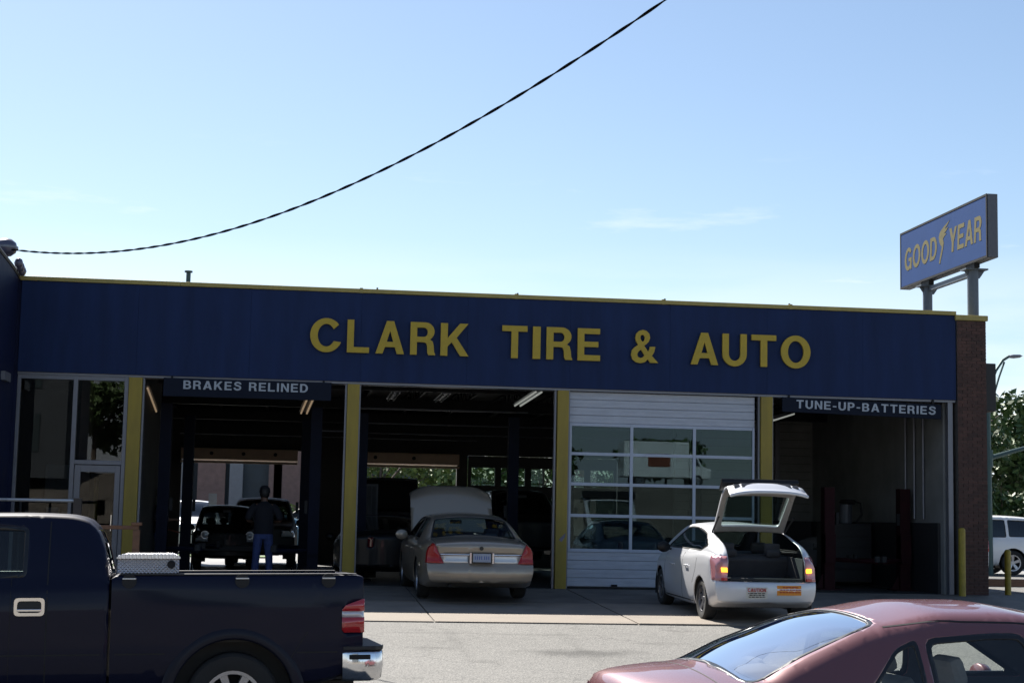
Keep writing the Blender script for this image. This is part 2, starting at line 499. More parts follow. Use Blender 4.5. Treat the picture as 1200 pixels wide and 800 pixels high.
# ------------------------------------------------------------ lettering
def ell(cx, cy, rx, ry, a0, a1, n=14):
    return [(cx + rx * math.cos(R(a0 + (a1 - a0) * i / n)), cy + ry * math.sin(R(a0 + (a1 - a0) * i / n))) for i in range(n + 1)]
def stroke(pts, w):
    A, B = [], []
    for i, p in enumerate(pts):
        q0, q1 = pts[max(i - 1, 0)], pts[min(i + 1, len(pts) - 1)]
        dx, dy = q1[0] - q0[0], q1[1] - q0[1]
        l = math.hypot(dx, dy) or 1
        nx, ny = -dy / l * w / 2, dx / l * w / 2
        A.append((p[0] + nx, p[1] + ny))
        B.append((p[0] - nx, p[1] - ny))
    return A + B[::-1]
S_ = 0.205
H_ = 0.165
GL = {}
GL['I'] = (0.2, [[(0, 0), (.2, 0), (.2, 1), (0, 1)]])
GL['L'] = (0.68, [[(0, 0), (.68, 0), (.68, .17), (.205, .17), (.205, 1), (0, 1)]])
GL['T'] = (0.76, [[(.277, 0), (.483, 0), (.483, .825), (.76, .825), (.76, 1), (0, 1), (0, .825), (.277, .825)]])
GL['E'] = (0.70, [[(0, 0), (.70, 0), (.70, .175), (.205, .175), (.205, .425), (.64, .425), (.64, .59), (.205, .59), (.205, .83), (.69, .83), (.69, 1), (0, 1)]])
GL['A'] = (0.87, [[(0, 0), (.215, 0), (.285, .205), (.585, .205), (.65, 0), (.87, 0), (.545, 1), (.325, 1)], [(.337, .365), (.533, .365), (.435, .70)]])
GL['K'] = (0.82, [[(0, 0), (.205, 0), (.205, .29), (.325, .415), (.575, 0), (.82, 0), (.465, .56), (.80, 1), (.555, 1), (.205, .55), (.205, 1), (0, 1)]])
GL['N'] = (0.78, [[(0, 0), (.195, 0), (.195, .68), (.575, 0), (.78, 0), (.78, 1), (.585, 1), (.585, .33), (.205, 1), (0, 1)]])
GL['Y'] = (0.84, [[(.317, 0), (.523, 0), (.523, .38), (.84, 1), (.60, 1), (.425, .60), (.24, 1), (0, 1), (.317, .38)]])
GL['-'] = (0.42, [[(.02, .32), (.40, .32), (.40, .48), (.02, .48)]])
GL['P'] = (0.72, [[(0, 0), (.205, 0), (.205, .355)] + ell(.42, .677, .30, .323, -90, 90) + [(0, 1)], [(.205, .52)] + ell(.40, .677, .115, .157, -90, 90, 8) + [(.205, .834)]])
GL['R'] = (0.77, [[(0, 0), (.205, 0), (.205, .39), (.38, .39), (.475, .375), (.515, .28), (.525, .08), (.56, 0), (.77, 0), (.77, .03), (.735, .09), (.72, .28), (.685, .42), (.60, .475)] + ell(.445, .72, .29, .28, -45, 90) + [(0, 1)], [(.205, .555)] + ell(.415, .695, .115, .14, -90, 90, 8) + [(.205, .835)]])
GL['B'] = (0.75, [[(0, 0)] + ell(.44, .285, .31, .285, -90, 55, 10) + ell(.43, .745, .27, .255, -40, 90, 10) + [(0, 1)], [(.205, .165)] + ell(.42, .298, .12, .133, -90, 90, 8) + [(.205, .431)], [(.205, .585)] + ell(.40, .71, .105, .125, -90, 90, 8) + [(.205, .835)]])
GL['D'] = (0.78, [[(0, 0)] + ell(.36, .5, .42, .5, -90, 90, 16) + [(0, 1)], [(.205, .17)] + ell(.345, .5, .225, .33, -90, 90, 12) + [(.205, .83)]])
GL['O'] = (0.92, [ell(.46, .5, .46, .52, 0, 360, 32)[:-1], ell(.46, .5, .245, .345, 0, 360, 24)[:-1]])
GL['C'] = (0.88, [ell(.46, .5, .46, .52, 40, 337, 26) + ell(.46, .5, .245, .345, 330, 33, 20)])
GL['G'] = (0.88, [ell(.45, .5, .45, .52, 40, 300, 24) + [(.70, .09), (.72, 0), (.86, 0), (.86, .54), (.47, .54), (.47, .385), (.665, .385), (.64, .24)] + ell(.46, .5, .245, .345, 300, 40, 18)])
GL['U'] = (0.78, [[(0, 1)] + ell(.39, .37, .39, .39, 180, 360, 18) + [(.78, 1), (.575, 1)] + ell(.39, .37, .185, .215, 360, 180, 14) + [(.205, 1)]])
sc = [(.655, .715), (.645, .80), (.58, .885), (.47, .93), (.36, .935), (.25, .91), (.16, .85), (.13, .745), (.17, .655), (.27, .595), (.42, .545), (.56, .49), (.64, .40), (.65, .285), (.59, .175), (.48, .105), (.36, .08), (.24, .10), (.14, .165), (.09, .25), (.075, .32)]
GL['S'] = (0.74, [stroke(sc, 0.185)])
GL['&'] = (0.90, [[(.90, 0), (.64, 0), (.555, .10), (.45, .01), (.31, -.02), (.16, .005), (.05, .09), (0, .24), (.03, .38), (.13, .48), (.235, .545), (.165, .65), (.135, .76), (.165, .89), (.26, .985), (.385, 1.02), (.515, .985), (.60, .895), (.625, .775), (.585, .66), (.49, .565), (.43, .525), (.565, .345), (.60, .415), (.62, .50), (.80, .50), (.765, .34), (.69, .215)],
                 [(.385, .64), (.435, .70), (.45, .775), (.42, .85), (.37, .865), (.315, .835), (.30, .765), (.33, .69)],
                 [(.445, .225), (.33, .40), (.24, .335), (.205, .25), (.23, .17), (.315, .14), (.39, .165)]])
def glyph_mesh(loops, sx, sz, depth, name='glyph', shear=0.0):
    cu = bpy.data.curves.new(name, 'CURVE')
    cu.dimensions = '2D'
    cu.fill_mode = 'BOTH'
    cu.extrude = depth / 2
    for lp in loops:
        sp = cu.splines.new('POLY')
        sp.points.add(len(lp) - 1)
        for i, (x, y) in enumerate(lp):
            sp.points[i].co = ((x + shear * y) * sx, y * sz, 0, 1)
        sp.use_cyclic_u = True
    ob = bpy.data.objects.new(name, cu)
    COL.objects.link(ob)
    dg = bpy.context.evaluated_depsgraph_get()
    me = bpy.data.meshes.new_from_object(ob.evaluated_get(dg))
    bpy.data.objects.remove(ob)
    me.transform(Matrix.Translation((0, -depth / 2, 0)) @ Matrix.Rotation(R(90), 4, 'X'))
    return me
def text_loops(s, gap=0.14, space=0.5, shear=0.0):
    x, out = 0.0, []
    for ch in s:
        if ch == ' ':
            x += space
            continue
        w, lps = GL[ch]
        out += [[(px + x, py) for px, py in lp] for lp in lps]
        x += w + gap
    return out, x - gap

# ------------------------------------------------------------ setting: ground
def sheet(name, prof, x0, x1, mat, nx=1):
    vs, fs = [], []
    for (y, z) in prof:
        for i in range(nx + 1):
            vs.append((x0 + (x1 - x0) * i / nx, y, z))
    for j in range(len(prof) - 1):
        for i in range(nx):
            a = j * (nx + 1) + i
            fs.append((a, a + 1, a + nx + 2, a + nx + 1))
    me = bpy.data.meshes.new(name)
    me.from_pydata(vs, [], fs)
    o = link(name, me, mat)
    return tag(o, kind='structure')
sheet('parking_lot', [(-48, -0.662), (-16.6, -0.662), (-6.9, -0.232), (0, -0.03), (60, -0.03), (400, -0.03), (4000, -0.03)], -2500, 2500, M['asphalt'], 1)
sheet('bank', [(-4000, 6.0), (-200, 6.0), (-80, 3.6), (-62, 3.4), (-48, -0.662)], -2500, 2500, M['bank'], 1)
sheet('road', [(-79, 3.61), (-63, 3.44)], -300, 300, M['asphalt'], 1)
sheet('rear_lot', [(14.3, -0.02), (120, -0.02)], -80, 80, M['lot'], 1)
g = sheet('grass_verge', [(19.2, 0.02), (21.0, 0.02)], -16, -0.9, M['grass'], 1)

# apron of concrete slabs, joints left open
ap = MB().box(-5.3, 13.7, -6.9, 0, -0.3, -0.26).mesh('apron')
apron = link('apron', ap, M['mortar'])
tag(apron, kind='structure')
rs = random.Random(3)
xs = [-9.4, -6.7, -4.0, -0.75, 2.05, 5.15, 8.95, 13.72]
for i in range(len(xs) - 1):
    for (ya, yb) in ((-6.9, -3.4), (-3.4, -0.05)):
        g = 0.012
        xa, xb = xs[i] + g, xs[i + 1] - g
        ya2, yb2 = ya + g, yb - g
        dz = rs.uniform(-0.004, 0.004)
        mb = MB()
        vs = []
        for (x, y) in ((xa, ya2), (xb, ya2), (xb, yb2), (xa, yb2)):
            vs.append((x, y, ground_z(y) - 0.1))
        for (x, y) in ((xa, ya2), (xb, ya2), (xb, yb2), (xa, yb2)):
            vs.append((x, y, ground_z(y) + 0.012 + dz))
        mb.add(vs, [(0, 3, 2, 1), (4, 5, 6, 7), (0, 1, 5, 4), (1, 2, 6, 5), (2, 3, 7, 6), (3, 0, 4, 7)])
        mb.build('paving_slab', M['concrete'] if ya < -5 else M['concrete_shade'], apron, bev=0.006)  # back row gets the concrete with shade painted in

# ------------------------------------------------------------ the shop building
shop = thing('auto_shop', 'long flat roofed repair shop with navy fascia, yellow letters and columns and four service bays', 'building')
ZB, ZT = 3.885, 5.60
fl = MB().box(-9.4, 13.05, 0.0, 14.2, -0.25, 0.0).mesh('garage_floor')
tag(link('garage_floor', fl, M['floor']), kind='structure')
fx = [-5.33, -3.20, -1.12, 1.02, 3.95, 4.98 + 2.1, 9.05, 11.1, 13.05]
fx = [-5.33, -3.16, -1.05, 1.06, 3.12, 5.15, 7.15, 9.12, 11.1, 13.05]
for a, b in zip(fx[:-1], fx[1:]):
    MB().box(a + 0.0012, b - 0.0012, -0.10, 0.12, ZB, ZT + random.uniform(-.003, .003)).build('fascia_panel', M['blue'], shop, bev=0.0015)
MB().box(-5.33, 13.05, 0.0, 0.115, ZB + 0.01, ZT - 0.02).build('fascia_backing', M['steel'], shop)
MB().box(-5.33, 13.05, -0.06, 0.30, ZB - 0.045, ZB - 0.003).build('fascia_soffit', M['frame'], shop)
cop = [-5.36, -2.4, 1.04, 4.06, 7.0, 9.6, 13.06]
for a, b in zip(cop[:-1], cop[1:]):
    MB().box(a + 0.002, b - 0.002, -0.13, 0.26, ZT + 0.005, ZT + 0.085).build('coping', M['coping'], shop, bev=0.006)
for x in (1.04, 4.06, 7.0, 9.6):
    MB().box(x - 0.03, x + 0.03, -0.135, 0.0, ZT + 0.0, ZT + 0.10).build('coping_joint', M['coping'], shop)
for (a, b) in ((-3.28, -3.03), (0.835, 1.065), (4.925, 5.145), (9.008, 9.243)):
    MB().box(a, b, -0.09, 0.14, -0.02, ZB - 0.046).build('column', M['yellow'], shop, bev=0.006)
for x in (-3.005, 0.81, 1.075, 4.89, 5.16, 8.985, 9.255):      # steel jambs beside the columns
    MB().box(x - 0.018, x + 0.018, -0.02, 0.10, 0, ZB - 0.046).build('door_jamb', M['frame'], shop)
MB().box(12.90, 13.0, -0.03, 0.12, 0, ZB - 0.046).build('door_jamb', M['frame'], shop)
# roof, gravel deck and joists
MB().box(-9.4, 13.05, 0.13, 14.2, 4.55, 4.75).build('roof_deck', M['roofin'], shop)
for i in range(15):
    x = -4.6 + i * 1.22
    m = MB()
    m.box(x - 0.03, x + 0.03, 0.3, 14.0, 4.47, 4.52)
    m.box(x - 0.03, x + 0.03, 0.3, 14.0, 4.12, 4.16)
    for k in range(16):
        y = 0.4 + k * 0.85
        m.tube([(x, y, 4.14), (x, y + 0.42, 4.49), (x, y + 0.84, 4.14)], 0.012, 4)
    m.build('roof_joist', M['steel'], shop)
for (y, z) in ((3.6, 4.02), (7.4, 3.86), (11.0, 3.72)):
    MB().box(-5.2, 13.0, y, y + 0.16, z, z + 0.26).build('cross_beam', M['steel'], shop)
# thin conduits that catch the light
for (y, z, xa, xb) in ((3.2, 3.60, 0.9, 4.8), (5.6, 3.42, 1.1, 8.4), (8.2, 3.33, 1.0, 8.8), (9.6, 3.27, -3.0, 4.4), (3.3, 3.1, 0.4, 0.86)):
    MB().tube([(xa, y, z), (xb, y, z)], 0.017, 6).build('conduit', M['frame'], shop)
# rear wall with its openings
RY = 14.0
rw = MB()
rw.box(-9.4, -3.25, RY, RY + 0.2, 0, 4.55)
rw.box(-3.25, 13.05, RY, RY + 0.2, 3.07, 4.55)
rw.box(0.0, 1.55, RY, RY + 0.2, 0, 3.07)
rw.box(4.32, 4.0 + 0.62, RY, RY + 0.2, 0, 3.07)
rw.box(8.9, 13.05, RY, RY + 0.2, 0, 3.07)
rw.build('rear_wall', M['wallin'], shop)
for (a, b) in ((-3.22, -0.10), (0.02, 0.5), (1.6, 4.30)):
    h = MB().box(a, b, RY - 0.9, RY + 0.18, 2.76, 3.06).build('rolled_door_header', M['tan'], shop, bev=0.02)
    MB().box(a, b, RY - 0.93, RY - 0.86, 2.66, 2.72).build('header_rail', M['tan'], h)
for k, x in enumerate((-2.4, -1.55, -0.7, 2.0, 3.05)):
    MB().tube([(x, RY - 0.96, 2.92), (x, RY - 0.9, 2.92)], 0.05, 10).build('bracket', M['steel'], shop)
# two closed rear doors: dark panels with a row of panes
def rear_door(x0, x1):
    d = MB()
    d.box(x0, x1, RY + 0.02, RY + 0.09, 0.0, 0.9)
    d.box(x0, x1, RY + 0.02, RY + 0.09, 1.92, 2.24)
    d.box(x0, x1, RY + 0.02, RY + 0.09, 2.74, 3.06)
    n = max(2, round((x1 - x0) / 0.9))
    for i in range(n + 1):
        xx = x0 + (x1 - x0) * i / n
        d.box(max(x0, xx - 0.09), min(x1, xx + 0.09), RY + 0.025, RY + 0.085, 0.9, 2.74)
    o = d.build('rear_door', M['darkbase'], shop)
    for i in range(n):
        xa, xb = x0 + (x1 - x0) * i / n + 0.09, x0 + (x1 - x0) * (i + 1) / n - 0.09
        for (za, zb) in ((0.9, 1.92), (2.24, 2.74)):
            MB().box(xa, xb, RY + 0.05, RY + 0.056, za, zb).build('pane', M['darkglass'] if za < 2 else M['carglass'], o)
rear_door(4.64, 8.88)
# side walls
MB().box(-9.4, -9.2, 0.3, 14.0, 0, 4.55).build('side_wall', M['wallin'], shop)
iw = MB().box(12.86, 13.05, 0.14, 14.0, 0, 4.55).build('block_wall', M['wallblk'], shop)
MB().box(9.3, 12.86, 8.6, 8.8, 0, 4.5).build('partition_wall', M['wallblk'], shop)
MB().box(9.3, 12.86, 8.50, 8.59, 0.0, 1.42).build('wainscot', M['darkbase'], shop)
MB().box(12.80, 12.855, 0.3, 8.49, 0.0, 1.42).build('wainscot', M['darkbase'], shop)
for (x, w) in ((9.9, .03), (11.92, 0.06)):
    MB().box(x - w, x + w, 8.52, 8.595, 1.43, 4.4).build('wall_post', M['frame'], shop)
for y in (1.1, 1.6, 2.1):
    MB().tube([(12.82, y, 1.5), (12.82, y, 4.4)], 0.025, 6).build('conduit', M['frame'], shop)
# courses of the block partition
m = MB()
for k in range(1, 15):
    m.box(9.32, 12.80, 8.590, 8.598, 1.45 + k * 0.2, 1.462 + k * 0.2)
m.build('block_joint', M['mortar'], shop)
# dividing wall between office and first bay
MB().box(-3.26, -3.05, 0.2, 4.5, 0, 4.5).build('dividing_wall', M['wallin'], shop)

# brick pier and side wall, brick by brick (small in the picture: joined)
pier = MB().box(13.07, 13.68, -0.11, 0.9, -0.35, 5.50).build('brick_pier', M['mortar'], shop)
MB().box(13.06, 13.68, 0.9, 14.2, -0.35, 5.45).build('brick_side_wall', M['mortar'], shop)
bw, bh, gp = 0.194, 0.057, 0.010
brickA, brickB = MB(), MB()
rb = random.Random(5)
z, row = -0.33, 0
while z < 5.47:
    off = (row % 2) * (bw + gp) / 2
    x = 13.075 - off
    while x < 13.675:
        a, b = max(13.072, x), min(13.678, x + bw)
        if b - a > 0.03:
            (brickA if rb.random() < .6 else brickB).box(a, b, -0.122 - rb.random() * .003, -0.100, z, z + bh)
        x += bw + gp
    y = -0.105 - off * 0.5
    while y < 3.0:
        a, b = max(-0.100, y), min(3.0, y + bw)
        if b - a > 0.03:
            (brickA if rb.random() < .6 else brickB).box(13.672, 13.690 + rb.random() * .003, a, b, z, z + bh)
        y += bw + gp
    z += bh + gp
    row += 1
tag(brickA.build('brick', M['brick'], pier), kind='stuff')
tag(brickB.build('brick', M['brick2'], pier), kind='stuff')
MB().box(13.03, 13.72, -0.16, 1.0, 5.505, 5.615).build('pier_cap', M['coping'], shop, bev=0.012)

MB().prism([(4.99, 0.95), (5.06, 1.02), (5.12, 1.08), (5.11, 1.00), (5.04, 0.90)], -0.094, -0.0905, 'Y').build('paint_mark', M['dome'], shop)
# roof vents and small fixings on the roof
v = MB().tube([(-2.33, 0.9, 4.7), (-2.33, 0.9, 6.02)], 0.045, 10).tube([(-2.33, 0.9, 6.02), (-2.33, 0.9, 6.05)], 0.08, 10)
v.build('vent_pipe', M['teal'], shop)
for x in (1.35, 4.1, 7.05, 9.6):
    MB().tube([(x, -0.02, 5.68), (x, -0.02, 5.73)], 0.02, 6).build('coping_pin', M['steel'], shop)

# main lettering: (glyph, x0, x1, bottom, top) measured on the facade
def pix(x, y, Y=-0.13):
    d = fw + ci * ((x - 600) / F_PX) + cj * ((400 - y) / F_PX)
    t = (Y - CAM.y) / d.y
    return CAM + d * t
LT = [('C', 363, 399.5), ('L', 406.5, 432.5), ('A', 440, 473.5), ('R', 480.5, 510), ('K', 516, 549), ('T', 588, 617.5), ('I', 624, 633), ('R', 640, 670.5), ('E', 676.5, 703), ('&', 739, 771), ('A', 809, 841), ('U', 846, 874.5), ('T', 880, 909), ('O', 914.5, 949)]
for (ch, xa, xb) in LT:
    w, lps = GL[ch]
    a, b = pix(xa, 405).x, pix(xb, 405).x
    zb_, zt_ = 4.438, 5.072
    yy = zb_ + (a - pix(363, 405).x) * -0.0015
    lx = [p[0] for lp in lps for p in lp]
    me = glyph_mesh(lps, (b - a) / (max(lx) - min(lx)), zt_ - zb_, 0.05)
    o = link('letter', me, M['letter'], shop)
    o.location = (a - min(lx) * (b - a), -0.128, yy)

# storefront glazing at the left end
sf = MB()
sf.box(-5.33, -5.27, -0.04, 0.08, 0, 3.84).box(-4.30, -4.22, -0.05, 0.09, 0, 3.84).box(-3.36, -3.285, -0.05, 0.09, 0, 3.84)
sf.box(-5.27, -4.30, -0.03, 0.07, 0, 0.12).box(-5.27, -3.36, -0.035, 0.075, 3.76, 3.84).box(-4.22, -3.36, -0.045, 0.085, 2.18, 2.26)
sf.box(-5.27, -4.30, -0.03, 0.07, 1.0, 1.06)
sfo = sf.build('storefront_frame', M['frame'], shop, bev=0.004)
for (a, b, c, d) in ((-5.27, -4.30, 1.06, 3.76), (-5.27, -4.30, 0.12, 1.0), (-4.22, -3.36, 2.26, 3.76)):
    MB().box(a, b, 0.015, 0.022, c, d).build('pane', M['shopglass'], sfo)
dr = MB()
dr.box(-4.21, -4.10, -0.02, 0.05, 0.02, 2.17).box(-3.47, -3.37, -0.02, 0.05, 0.02, 2.17).box(-4.10, -3.47, -0.02, 0.05, 2.04, 2.17).box(-4.10, -3.47, -0.02, 0.05, 0.02, 0.28)
dro = dr.build('entrance_door', M['frame'], shop, bev=0.004)
MB().box(-4.10, -3.47, 0.01, 0.018, 0.28, 2.04).build('pane', M['shopglass'], dro)
MB().tube([(-3.50, -0.07, 0.95), (-3.50, -0.07, 1.25)], 0.015, 6).build('handle', M['chrome'], dro)
# office behind the glass
of = thing('reception_counter', 'dark reception counter with papers behind the shop window', 'counter', (-4.9, 1.6, 0))
MB().box(-0.6, 0.5, -0.3, 0.3, 0, 1.05).build('cabinet', M['cabinet'], of, bev=0.01)
MB().box(-0.65, 0.55, -0.35, 0.35, 1.052, 1.10).build('counter_top', M['liftred'], of)
for k, x in enumerate((-0.4, 0.0, 0.3)):
    MB().box(x, x + 0.22, -0.2, 0.1, 1.104, 1.3 + 0.07 * (k % 2)).build('paper_tray', M['paper'], of)
sh = thing('poster_board', 'pale notice board on the office wall behind the tall window', 'notice board', (-4.75, 3.4, 1.5))
MB().box(-0.5, 0.3, 0, 0.04, 0, 0.75).build('board', M['paper'], sh)
MB().box(-0.53, 0.33, 0.045, 0.06, -0.03, 0.78).build('board_frame', M['steel'], sh)
pp = thing('yellow_post', 'thin yellow post seen through the glass entrance door', 'post', (-3.92, 1.0, 0))
MB().tube([(0, 0, 0), (0, 0, 1.9)], 0.045, 10).build('post', M['bollard'], pp)
MB().tube([(0, 0, 1.9), (0, 0, 1.96)], [0.06, 0.03], 10).build('post_cap', M['bollard'], pp)
MB().box(-4.35, -4.12, 1.5, 1.7, 0, 4.4).build('office_column', M['pink'], shop)

# overhead door of the third bay
DX0, DX1 = 5.185, 8.905
gd = MB().box(DX0, DX1, 0.10, 0.13, 0.03, 0.06).build('garage_door', M['doorbar'], shop)
def rib_panel(z0, z1, n):
    h = (z1 - z0) / n
    for k in range(n):
        a = z0 + k * h
        m = MB()
        m.prism([(0.08, a + 0.001), (0.038, a + 0.004), (0.030, a + 0.014), (0.030, a + h * 0.47), (0.0335, a + h * 0.5), (0.0335, a + h * 0.54), (0.030, a + h * 0.57), (0.030, a + h - 0.010), (0.038, a + h - 0.001), (0.08, a + h - 0.0005)], DX0, DX1, 'X')
        m.build('door_panel', M['door'], gd)
def zat(py, px=775):
    return pix(px, py, 0.03).z
rows = [3.24, 2.67, 2.08, 1.475, 0.83]
rows = [zat(496.5), zat(532), zat(569.5), zat(607), zat(648)]
rows = [3.19, 2.62, 2.03, 1.42, 0.75]
rib_panel(0.05, rows[-1] - 0.03, 4)
rib_panel(rows[0] + 0.03, 3.83, 4)
MB().box(DX0, DX1, 0.02, 0.08, 0.012, 0.05).build('door_seal', M['rubber'], gd)
for i, zr in enumerate(rows):
    MB().box(DX0 + 0.045, DX1 - 0.045, 0.015, 0.06, zr - 0.03, zr + 0.03).build('door_rail', M['doorbar'], gd, bev=0.004)
nx = 3
ex = [DX0, DX0 + (DX1 - DX0) * 0.333, DX0 + (DX1 - DX0) * 0.672, DX1]
for i, x in enumerate(ex):
    w = 0.03 if 0 < i < 3 else 0.022
    xx = min(max(x, DX0 + w), DX1 - w)
    MB().box(xx - w, xx + w, 0.010, 0.064, rows[-1] - 0.03, rows[0] + 0.03).build('door_stile', M['doorbar'], gd, bev=0.004)
for i in range(3):
    for j in range(4):
        MB().box(ex[i] + 0.02, ex[i + 1] - 0.02, 0.040, 0.045, rows[j + 1] + 0.02, rows[j] - 0.02).build('pane', M['glass'], gd)
MB().box(6.05, 6.17, 0.0, 0.03, 0.06, 0.10).build('door_handle', M['steel'], gd)

# neighbouring wing that closes the left end
wing = thing('showroom_wing', 'blue walled neighbouring wing at the left edge with a raked roof edge', 'building')
w_ = MB().prism([(0.06, -0.3), (-2.4, -0.4), (-2.4, 5.84), (-0.7, 5.72), (0.06, 5.62)], -9.4, -5.40, 'X').build('wing_wall', M['blue2'], wing)
MB().box(-5.41, -5.333, -0.06, 0.5, -0.1, 5.63).build('wall_return', M['blue2'], wing)
MB().tube([(-5.42, 0.06, 5.66), (-5.42, -0.7, 5.76), (-5.42, -2.4, 5.88)], 0.05, 8).build('edge_trim', M['black'], wing)
for y in (-0.12, -0.32, -0.52):
    MB().lathe([(0.0, -0.1), (0.06, -0.07), (0.085, 0), (0.06, 0.07), (0, 0.1)], 10, Matrix.Translation((-5.34, y, 5.74 - y * 0.24))).build('insulator', M['dome'], wing, smooth=True)
MB().box(-5.40, -5.33, -1.35, -0.75, 3.62, 3.78).build('junction_box', M['frame'], wing)
_p = pix(7, 290, -0.75)
dm = thing('round_floodlight', 'round grey dome fixture on the roof edge where the cable ends', 'lamp', (_p.x, -0.75, _p.z))
MB().lathe([(0.0, -0.17), (0.10, -0.155), (0.18, -0.09), (0.205, 0), (0.18, 0.09), (0.10, 0.155), (0.0, 0.17)], 24).build('dome', M['dome'], dm, smooth=True)
MB().tube([(0, 0, -0.55), (0, 0, -0.1)], 0.05, 8).build('stem', M['black'], dm)
MB().lathe([(0.207, -0.02), (0.222, -0.02), (0.222, 0.02), (0.207, 0.02)], 24, closed=True).build('rim', M['frame'], dm)

# ------------------------------------------------------------ hanging signs
def hang(name, label, text, x0, x1, z0, z1, tx0, tx1, tz0, tz1, skew=0.0, yy=-0.14):
    t = thing(name, label, 'sign', ((x0 + x1) / 2, yy, z0))
    cx = (x0 + x1) / 2
    m = MB()
    m.prism([(x0 - cx, 0), (x1 - cx, skew), (x1 - cx, z1 - z0 + skew), (x0 - cx, z1 - z0)], 0, 0.05, 'Y')
    m.build('board', M['signdark'], t, bev=0.005)
    _, w = text_loops(text, 0.20, 0.55)
    k, cur = (tx1 - tx0) / w, 0.0
    rot = -math.atan2(skew, x1 - x0)
    for ch in text:
        if ch == ' ':
            cur += 0.55
            continue
        gw, lps = GL[ch]
        o = link('letter', glyph_mesh(lps, k, tz1 - tz0, 0.012), M['signwhite'], t)
        o.location = (tx0 - cx + cur * k, -0.004, tz0 - z0 + (tx0 - cx + cur * k - (tx0 - cx)) * math.tan(-rot))
        o.rotation_euler = (0, rot, 0)
        cur += gw + 0.20
    for x in (x0 - cx + 0.15, x1 - cx - 0.15):
        MB().box(x - 0.02, x + 0.02, 0.051, 0.08, 0.1, z1 - z0 + skew * 0.5 + 0.25).build('bracket', M['steel'], t)
P = lambda x, y: pix(x, y, -0.14)
hang('hanging_sign', 'navy hanging sign reading BRAKES RELINED under the fascia', 'BRAKES RELINED', P(191, 463).x, P(388, 466).x, P(191, 463).z - 0.01, P(191, 441).z - .02, P(215, 450).x, P(361, 450).x, P(215, 455.5).z, P(215, 445.5).z, skew=0.0)
hang('hanging_sign', 'navy hanging sign reading TUNE-UP-BATTERIES over the right bay', 'TUNE-UP-BATTERIES', P(917, 470).x, P(1103, 470).x, P(917, 482).z, P(917, 465).z, P(933, 470).x, P(1096, 470).x, P(933, 478).z, P(933, 468.3).z, skew=-0.06)

# ------------------------------------------------------------ sign on the roof
rsn = thing('roof_sign', 'blue rectangular tyre brand sign on two posts above the brick pier', 'sign', (13.62, 0, 5.6))
SX, SY0, SY1, SZ0, SZ1 = 0.0, -0.65, 4.12, 1.13, 2.43
MB().box(-0.105, 0.115, SY0, SY1, SZ0, SZ1).build('cabinet', M['signgrey'], rsn, bev=0.015)
MB().box(-0.118, -0.106, SY0 + 0.05, SY1 - 0.05, SZ0 + 0.05, SZ1 - 0.05).build('sign_face', M['signblue'], rsn)
MB().box(0.117, 0.128, SY0 + 0.05, SY1 - 0.05, SZ0 + 0.05, SZ1 - 0.05).build('sign_face', M['signblue'], rsn)
m = MB()
for (a, b, c, d) in ((SY0, SY1, SZ0, SZ0 + .045), (SY0, SY1, SZ1 - .045, SZ1), (SY0, SY0 + .045, SZ0 + .046, SZ1 - .046), (SY1 - .045, SY1, SZ0 + .046, SZ1 - .046)):
    m.box(-0.125, -0.106, a, b, c, d)
m.build('face_frame', M['steel'], rsn)
def sign_text(s, y_start, y_end, z0, z1, name='lettering'):
    _, w = text_loops(s, 0.10, 0.4)
    k, cur = abs(y_end - y_start) / (w + 0.10), 0.0
    for ch in s:
        gw, lps = GL[ch]
        me = glyph_mesh(lps, k, z1 - z0, 0.004, shear=0.10)
        me.transform(Matrix.Rotation(R(-90), 4, 'Z'))
        o = link('letter', me, M['signyel'], rsn)
        o.location = (-0.1185, y_start - cur * k, z0)
        cur += gw + 0.10
sign_text('GOOD', 3.86, 1.92, 1.49 + .02, 1.99 + .02)
sign_text('YEAR', 1.30, -0.42, 1.50 + .02, 2.02 + .02)
# winged emblem between the two words
wl = [[(0.02, -0.42), (0.10, -0.18), (0.20, 0.10), (0.13, 0.16), (0.05, 0.30), (0.02, 0.46), (0.10, 0.60), (0.30, 0.72), (0.66, 0.86), (0.50, 0.72), (0.38, 0.64), (0.58, 0.66), (0.44, 0.55), (0.34, 0.50), (0.48, 0.48), (0.34, 0.40), (0.27, 0.34), (0.31, 0.20), (0.27, 0.02), (0.20, -0.16), (0.12, -0.34), (0.10, -0.44)]]
me = glyph_mesh(wl, 0.95, 0.66, 0.004)
me.transform(Matrix.Rotation(R(-90), 4, 'Z'))
o = link('winged_emblem', me, M['signyel'], rsn)
o.location = (-0.1185, 1.86, 1.66)
for y, r in ((0.28, 0.115), (2.72, 0.105)):
    p = MB().tube([(-0.03, y, -0.9), (-0.03, y, 1.0)], r, 14).build('post', M['pipe'], rsn, smooth=False, auto=40)
    m = MB().prism([(-0.11, 0.84), (0.11, 0.84), (0.22, 1.0), (-0.22, 1.0)], y - 0.02, y + 0.02, 'Y')
    m.box(-0.24, 0.24, y - 0.16, y + 0.16, 1.0, 1.03)
    m.build('post_head', M['pipe'], rsn)
    MB().box(-0.09, 0.03, y - 0.22, y + 0.22, 1.031, 1.128).build('saddle', M['steel'], rsn)
MB().box(-0.05, 0.05, 0.40, 2.60, 0.90, 1.0).build('tie_beam', M['pipe'], rsn)

# dark box sign fixed to the end of the brick pier
bs = thing('wall_box_sign', 'dark box sign seen edge on against the brick pier', 'sign', (13.68, 0.15, 3.7))
MB().box(0.02, 0.33, 0.0, 0.45, 0.0, 0.98).build('cabinet', M['black'], bs, bev=0.015)
MB().box(0.0, 0.02, 0.1, 0.3, 0.2, 0.7).build('bracket', M['steel'], bs)

